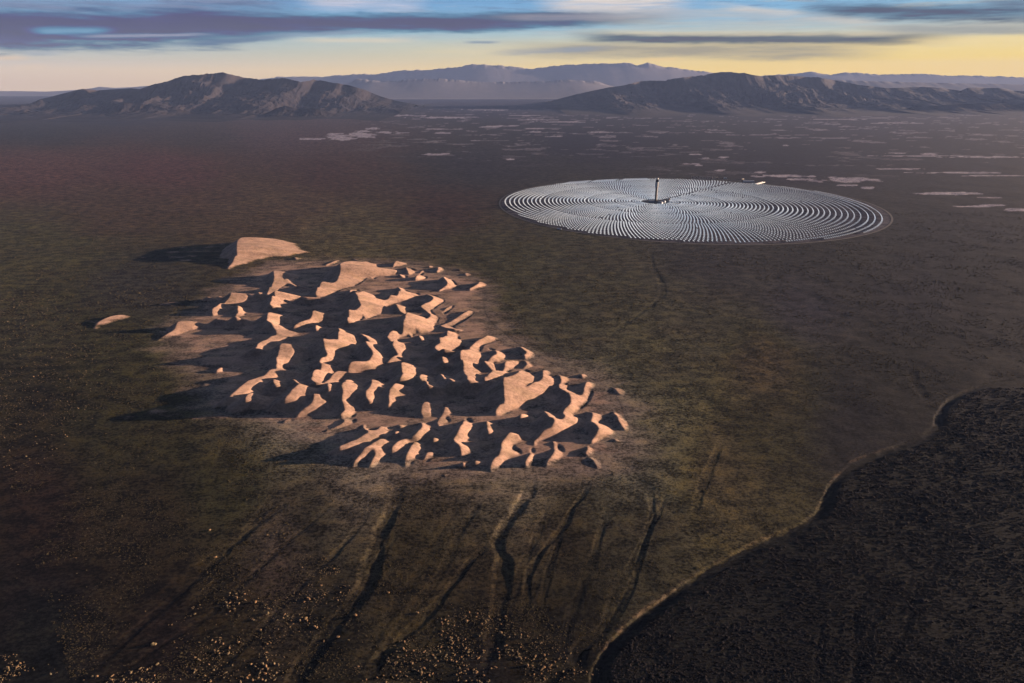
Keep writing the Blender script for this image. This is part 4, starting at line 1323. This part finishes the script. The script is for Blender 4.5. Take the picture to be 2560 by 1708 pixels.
hall('turbine_hall', tx - 42, ty - 30, 46, 26, 17, 'dark blocky hall on the pad left of the tower foot', M_BLUE, M_GREY)
hall('pump_house', tx - 78, ty + 22, 24, 14, 8, 'small low shed at the left edge of the dark pad', M_GREY, M_GREY)
hall('control_building', tx + 104, ty - 40, 44, 18, 8, 'long low blue grey building on the right edge of the pad', M_BLUE, M_BLUE)
hall('workshop', tx + 150, ty - 66, 52, 16, 6, 'lowest long tan shed outside the pad right of the tower', M_TAN, M_GREY)
ACC = empty('cooling_block', (tx + 92, ty + 14, 0.3))
tag(ACC, 'tall tan air cooling block on legs catching the sun right of the tower', 'cooler')
g = MB()
for ix in range(4):
    for iy in range(3):
        g.box(-15 + ix * 10 - .7, -10 + iy * 10 - .7, 0, -15 + ix * 10 + .7, -10 + iy * 10 + .7, 13)
g.build('legs', M_STEEL, ACC)
MB().box(-19, -14, 13, 19, 14, 24).build('casing', M_TAN, ACC)
g = MB()
for ix in range(3):
    g.gable(-18 + ix * 12, -13, -6.5 + ix * 12, 13, 24, 28)
g.build('coil_roof', M_GREY, ACC)
S_ = empty('vent_stack', (tx + 122, ty + 40, 0.3))
tag(S_, 'thin orange lit stack standing right of the cooling block', 'chimney')
MB().lathe([(2.2, 0), (2.0, 24), (2.3, 24.2), (2.3, 26)], seg=14).build('flue', M_TAN, S_)
MB().lathe([(3.2, 0), (3.2, 2.2), (2.2, 2.4)], seg=14).build('base', M_CONC, S_)

# ------------------------------------------------------------------ ponds, yard and sheds behind the field
M_POND = material('pond_brine', (0.30, 0.33, 0.38), 0.35, 0, 0.25, 0.01)
M_BANK = material('pond_bank', (0.055, 0.06, 0.075), 0.9, 0, 0.2, 0.03)
for quad in ([(1396, 462.5), (1424, 455), (1480, 451.5), (1464, 458)], [(1473, 457), (1490, 451), (1546, 448), (1538, 454)],
             [(1550, 453), (1560, 447.5), (1616, 446), (1628, 451)]):
    p = np.array([px_place(*c) for c in quad])
    c = p.mean(0)
    ns = p + (p - c) / np.linalg.norm(p - c, axis=1)[:, None] * 22
    v = np.concatenate([np.c_[ns, np.full(4, 0.0)], np.c_[p + (p - c) * 0.01, np.full(4, 5.0)], np.c_[p - (p - c) * 0.03, np.full(4, 3.2)]])
    fb = [(i, (i + 1) % 4, 4 + (i + 1) % 4, 4 + i) for i in range(4)] + [(4 + i, 4 + (i + 1) % 4, 8 + (i + 1) % 4, 8 + i) for i in range(4)]
    fb = np.array(fb)
    if np.cross(p[1] - p[0], p[2] - p[1]) < 0:
        fb = fb[:, ::-1]
    o = mesh_object('pond', v, np.concatenate([fb, [[8, 9, 10, 11]] if np.cross(p[1] - p[0], p[2] - p[1]) > 0 else [[11, 10, 9, 8]]]), [M_BANK, M_POND], [0] * 8 + [1])
    tag(o, kind='structure')

x, y = px_place(1871, 456)
hall('warehouse', x, y, 104, 34, 11, 'big long white roofed warehouse behind the far right rim of the mirrors', M_BLUE, M_WHITE, 7, doors=4)
x, y = px_place(1813, 447)
hall('office_shed', x, y, 26, 18, 8, 'small pale blue shed alone behind the far rim of the mirrors', M_WHITE, M_WHITE, 4)
x, y = px_place(1857, 449)
hall('store_shed', x, y, 22, 14, 6, 'small pale shed just behind the left end of the white warehouse', M_TAN, M_WHITE, 3, 0.5)
x, y = px_place(1398, 574)
hall('guard_building', x, y, 28, 9, 4.5, 'low white roofed shed on the near left rim of the mirrors', M_BLUE, M_WHITE, 2, -0.35)
for k, (xa, ya, xb, yb) in enumerate([(1888, 461, 1907, 456), (1892, 462, 1912, 456.5)]):
    pa, pb = np.array(px_place(xa, ya)), np.array(px_place(xb, yb))
    L = np.linalg.norm(pb - pa)
    e = empty('parked_trailer', ((pa + pb) / 2).tolist() + [0.3], math.atan2(*(pb - pa)[::-1]))
    tag(e, ['long white row of joined trailers right of the warehouse, the one nearer the mirrors',
            'long white row of joined trailers right of the warehouse, the outer one'][k], 'trailer', 'long white trailers at the far rim')
    MB().box(-L / 2, -3.5, 1.2, L / 2, 3.5, 6).build('body', M_WHITE, e)
    g = MB()
    for q_ in np.linspace(-L / 2 + 4, L / 2 - 4, 10):
        g.box(q_ - 1, -3.2, 0, q_ + 1, 3.2, 1.2)
    g.build('wheels', M_BLACK, e)
box_me = None
for k in range(46):
    row = k % 3
    xx = 1730 + (k // 3) * 4.3 + rng.normal(0, 0.8)
    yy = [442.5, 445.2, 448][row] + rng.normal(0, 0.3) + (xx - 1730) * 0.02
    x, y = px_place(xx, yy)
    if box_me is None:
        g = MB().box(-6.5, -1.8, 0, 6.5, 1.8, 3.4, 0)
        for i in range(12):
            g.box(-6 + i, -1.92, .3, -5.6 + i, -1.8, 3.1, 1)
        box_me = g.build('shipping_container', [M_GREY, M_STEEL])
        o = box_me
    else:
        o = box_me.copy()
        COL.objects.link(o)
    o.location = (x, y, 0.4)
    o.rotation_euler = (0, 0, rng.normal(0, 0.2))
    tag(o, 'small pale container in the storage yard behind the far rim of the mirrors', 'container', 'containers in the yard behind the field')

# ------------------------------------------------------------------ shrubs
M_BUSH = material('dry_shrub', (0.30, 0.185, 0.10), 0.95, 0, 0.35, 0.5, 0.05)
M_SCRUB = material('dark_scrub', (0.030, 0.026, 0.025), 0.95, 0, 0.45, 0.06, 0.05)

for m_, pale in ((M_BUSH, (0.17, 0.14, 0.085)),):
    nt = m_.node_tree
    n = Nodes(nt)
    b = nt.nodes['Principled BSDF']
    src = b.inputs['Base Color'].links[0].from_socket
    rnd = n.new('ShaderNodeObjectInfo').outputs['Random']
    pos = n.noise(n.new('ShaderNodeNewGeometry').outputs['Position'], 0.12, 3)
    k = n.m('MULTIPLY', n.step(n.m('ADD', n.m('MULTIPLY', rnd, 0.5), pos), 0.45, 1.0), 0.9)
    nt.links.new(n.mix(k, src, pale), b.inputs['Base Color'])


def ico(n=1):
    t = (1 + 5 ** .5) / 2
    v = [(-1, t, 0), (1, t, 0), (-1, -t, 0), (1, -t, 0), (0, -1, t), (0, 1, t), (0, -1, -t), (0, 1, -t), (t, 0, -1), (t, 0, 1), (-t, 0, -1), (-t, 0, 1)]
    v = [np.array(p) / np.linalg.norm(p) for p in v]
    f = [(0, 11, 5), (0, 5, 1), (0, 1, 7), (0, 7, 10), (0, 10, 11), (1, 5, 9), (5, 11, 4), (11, 10, 2), (10, 7, 6), (7, 1, 8), (3, 9, 4), (3, 4, 2), (3, 2, 6),
         (3, 6, 8), (3, 8, 9), (4, 9, 5), (2, 4, 11), (6, 2, 10), (8, 6, 7), (9, 8, 1)]
    for _ in range(n):
        cache, nf = {}, []

        def mid(a, b):
            k = (min(a, b), max(a, b))
            if k not in cache:
                p = v[a] + v[b]
                v.append(p / np.linalg.norm(p))
                cache[k] = len(v) - 1
            return cache[k]
        for a, b, c in f:
            ab, bc, ca = mid(a, b), mid(b, c), mid(c, a)
            nf += [(a, ab, ca), (b, bc, ab), (c, ca, bc), (ab, bc, ca)]
        f = nf
    return np.array(v), np.array(f)


I1, F1 = ico(1)
I0, F0 = ico(0)


def bush_shape(seed, lobes, base, faces):
    g = np.random.default_rng(seed)
    V, Q, n = [], [], 0
    for i in range(lobes):
        s = g.uniform(0.55, 1.0) if i else 1.0
        off = np.array([g.normal(0, .5), g.normal(0, .5), 0]) if i else np.zeros(3)
        b = base * (1 + g.uniform(-.28, .28, (len(base), 1))) * s
        b = b * [0.5, 0.5, 0.42] + off * 0.55
        b[:, 2] = np.maximum(b[:, 2] + 0.27 * s, -0.1)
        V.append(b)
        Q.append(faces + n)
        n += len(b)
    return np.concatenate(V), np.concatenate(Q)


big = [bush_shape(100 + i, 4, I1, F1) for i in range(8)]
small = [bush_shape(200 + i, 1 + (i % 2), I0, F0) for i in range(8)]


def scatter(poly_px, n, seed, clump=0.0):
    """random spots on the plain inside a photo outline"""
    g = np.random.default_rng(seed)
    p = np.array(poly_px, float)
    P = np.stack(ground_at(p[:, 0], p[:, 1]), -1)
    outp = []
    tot = 0
    while tot < n:
        q = np.stack([g.uniform(P[:, 0].min(), P[:, 0].max(), n * 3), g.uniform(P[:, 1].min(), P[:, 1].max(), n * 3)], -1)
        k = inside(q[:, 0], q[:, 1], P)
        if clump > 0:
            d = fbm(q[:, 0] / 38, q[:, 1] / 30, seed, 4)
            k &= g.random(len(q)) < sstep(d, 0.62 - 0.34 * (1 - clump) - 0.1, 0.68)
        outp.append(q[k])
        tot += k.sum()
    return np.concatenate(outp)[:n]


GOLD = [  # (outline in the photo, number, clumping, mean width m)
    ([(420, 1560), (520, 1490), (640, 1470), (740, 1500), (800, 1560), (760, 1620), (700, 1700), (560, 1715), (430, 1700), (440, 1620)], 330, 0.55, 3.0),
    ([(730, 1390), (810, 1380), (860, 1430), (800, 1450), (750, 1430)], 85, 0.3, 2.2),
    ([(700, 1470), (900, 1450), (880, 1500), (780, 1525), (700, 1505)], 80, 0.4, 2.6),
    ([(960, 1600), (1050, 1560), (1150, 1530), (1240, 1520), (1300, 1570), (1400, 1640), (1360, 1715), (850, 1715), (900, 1650)], 480, 0.45, 2.9),
    ([(0, 1640), (80, 1630), (160, 1690), (260, 1690), (400, 1660), (420, 1715), (0, 1715)], 150, 0.55, 2.8),
    ([(1250, 1560), (1480, 1600), (1500, 1680), (1400, 1715), (1280, 1660)], 130, 0.3, 2.4),
    ([(600, 1490), (1300, 1470), (1400, 1700), (600, 1700)], 60, 0.0, 2.6),
    ([(660, 1325), (740, 1330), (720, 1350), (670, 1345)], 16, 0.0, 2.2),
    ([(0, 1400), (600, 1330), (600, 1500), (0, 1640)], 14, 0.0, 2.6),
]
bushes = []
for i, (poly, n_, cl, sz) in enumerate(GOLD):
    n_ = int(n_ * 1.9)
    q = scatter(poly, n_, 500 + i, cl)
    g = np.random.default_rng(600 + i)
    s = sz * np.exp(g.normal(0, 0.36, n_)) * 0.52
    bushes.append(np.c_[q, s])
bushes = np.concatenate(bushes)
lone = [(382, 1612, 6.5, 'large lone golden shrub at the left edge of the dense bottom shrub belt'),
        (524, 1327, 4.2, 'single bright golden shrub alone on the olive slope at upper left of the shrub belt'),
        (972, 1484, 4.2, 'single reddish shrub alone on bare ground right of the widest dark wash'),
        (890, 1540, 5.0, 'dark golden shrub standing inside the wide dark wash'),
        (1041, 1533, 4.6, 'golden shrub by itself on the lit bank between the two dark washes'),
        (772, 1498, 4.8, 'tall golden shrub at the heart of the small upper cluster'),
        (845, 1594, 4.2, 'golden shrub alone just right of the wide dark wash near the bottom'),
        (394, 1660, 4.2, 'lone reddish shrub below the large shrub at lower left')]
big_me = []
for k, (V, Q) in enumerate(big):
    me = mesh_object('desert_shrub', V, Q, M_BUSH, smooth=False)
    big_me.append(me)


def place_shrub(k, x, y, s, h, rot, first):
    o = big_me[k] if first else big_me[k].copy()
    if not first:
        COL.objects.link(o)
    o.location = (x, y, float(height_at(np.array([x]), np.array([y]))[0]) + 0.05)
    o.scale = (s, s, h)
    o.rotation_euler = (0, 0, rot)
    return o


for k, (ax, ay, s, lab) in enumerate(lone):
    x, y = px_place(ax, ay)
    o = place_shrub(k, x, y, s, s * 0.85, k * 1.3, True)
    tag(o, lab, 'shrub', 'golden shrubs scattered over the foreground')
dist_b = np.sqrt(bushes[:, 0] ** 2 + bushes[:, 1] ** 2 + HC ** 2)
px_b, py_b = to_px(bushes[:, 0], bushes[:, 1])
rank = np.argsort(-bushes[:, 2] / dist_b - 1e3 * ((px_b > 0) & (px_b < W) & (py_b < H)))
g = np.random.default_rng(9)
for i in rank[:292]:
    x, y, s = bushes[i]
    o = place_shrub(int(g.integers(8)), float(x), float(y), float(s), float(s * g.uniform(.85, 1.3)), float(g.uniform(0, 6.28)), False)
    side = px_b[i] < 830
    tag(o, 'small golden shrub in the crowded bottom belt left of the wide dark wash' if side else
        'small golden shrub in the crowded bottom belt right of the wide dark wash', 'shrub', 'golden shrubs in the bottom left belt' if side else 'golden shrubs in the bottom middle belt')


def stuff_mesh(name, spots, shapes, mat, label, cat, seed, hk=(.8, 1.2)):
    g = np.random.default_rng(seed)
    which = g.integers(0, len(shapes), len(spots))
    z = height_at(spots[:, 0], spots[:, 1])
    Vs, Qs, n = [], [], 0
    for k, (V, Q) in enumerate(shapes):
        m = which == k
        s = spots[m]
        if not len(s):
            continue
        h = s[:, 2] * g.uniform(*hk, len(s))
        sc = np.stack([s[:, 2], s[:, 2] * g.uniform(.7, 1.2, len(s)), h], -1)
        v = V[None] * sc[:, None, :] + np.c_[s[:, :2], z[m]][:, None, :]
        Vs.append(v.reshape(-1, 3))
        Qs.append((Q[None] + (n + np.arange(len(s)) * len(V))[:, None, None]).reshape(-1, 3))
        n += len(s) * len(V)
    o = mesh_object(name, np.concatenate(Vs), np.concatenate(Qs), mat, smooth=False)
    return tag(o, label, cat, kind='stuff')


rest = bushes[rank[292:]]
lf = scatter([(-150, 740), (140, 740), (260, 850), (300, 930), (320, 1020), (180, 1120), (60, 1180), (-150, 1200)], 6000, 801, 0.4)
lf = lf[np.random.default_rng(5).random(len(lf)) < np.interp(to_px(lf[:, 0], lf[:, 1])[0], [0, 120, 300], [0.45, 0.35, 0.02])]
gl = np.random.default_rng(802)
lf = np.c_[lf, 1.7 * np.exp(gl.normal(0, 0.3, len(lf)))]
stuff_mesh('shrubs', np.concatenate([rest, lf]), small, M_BUSH, 'countless small golden shrubs dotting the plain', 'shrubs', 803)

g = np.random.default_rng(811)
n_ = 42000
lo, hi = DARK_POLY[:, 1].min(), DARK_POLY[:, 1].max()
q = []
tot = 0
while tot < n_:
    yy = np.exp(g.uniform(math.log(760), math.log(2000), 60000))
    xx = g.uniform(-0.1, 1.25, 60000) * np.maximum(yy, 700) * 0.95
    m = inside(xx, yy, DARK_POLY)
    dd, _, _ = line_dist(xx, yy, SCARP)
    m &= dd > 24
    m &= fbm(xx / 60, yy / 60, 812) > 0.10 + 0.45 * g.random(60000)
    q.append(np.stack([xx[m], yy[m]], -1))
    tot += m.sum()
q = np.concatenate(q)[:n_]
stuff_mesh('scrub', np.c_[q, 2.3 * np.exp(g.normal(0, 0.35, n_)) * np.clip(q[:, 1] / 1100, 0.9, 1.6)], small, M_SCRUB, 'dense dark low scrub over the stony ground', 'scrub', 813, (.5, .85))

# low brush over the open plain
M_BRUSH = material('grey_green_brush', (0.085, 0.068, 0.036), 0.95, 0, 0.45, 0.02, 0.05)
g = np.random.default_rng(821)
n_ = 60000
q, tot = [], 0
while tot < n_:
    yy = np.exp(g.uniform(math.log(850), math.log(5200), 120000))
    xx = g.uniform(-0.86, 0.86, 120000) * np.maximum(yy, 800)
    m = fbm(xx / 110, yy / 110, 822, 5) > 0.40 + 0.22 * g.random(120000)
    m &= ~inside(xx, yy, DARK_POLY)
    m &= np.hypot(xx - FIELD_C[0], yy - FIELD_C[1]) > FIELD_R + 80
    m &= hull_dist(xx, yy) < -10
    q.append(np.stack([xx[m], yy[m]], -1))
    tot += m.sum()
q = np.concatenate(q)[:n_]
stuff_mesh('brush', np.c_[q, 2.0 * np.exp(g.normal(0, 0.32, n_)) * np.clip(q[:, 1] / 1600, 0.8, 2.0)], small, M_BRUSH, 'sparse low grey green brush over the open plain', 'brush', 823, (.3, .55))

# ------------------------------------------------------------------ air
hz = bpy.data.materials.new('air')
hz.use_nodes = True
hn = hz.node_tree
hn.nodes.clear()
pv = hn.nodes.new('ShaderNodeVolumePrincipled')
pv.inputs['Color'].default_value = (*HAZE_COLOR, 1)
pv.inputs['Density'].default_value = HAZE_DENSITY
pv.inputs['Anisotropy'].default_value = 0.0
ho = hn.nodes.new('ShaderNodeOutputMaterial')
hn.links.new(pv.outputs[0], ho.inputs['Volume'])
bm = MB().box(-120000, -26000, -300, 120000, HAZE_FAR, HAZE_TOP)
o = bm.build('haze', hz)
tag(o, kind='stuff')
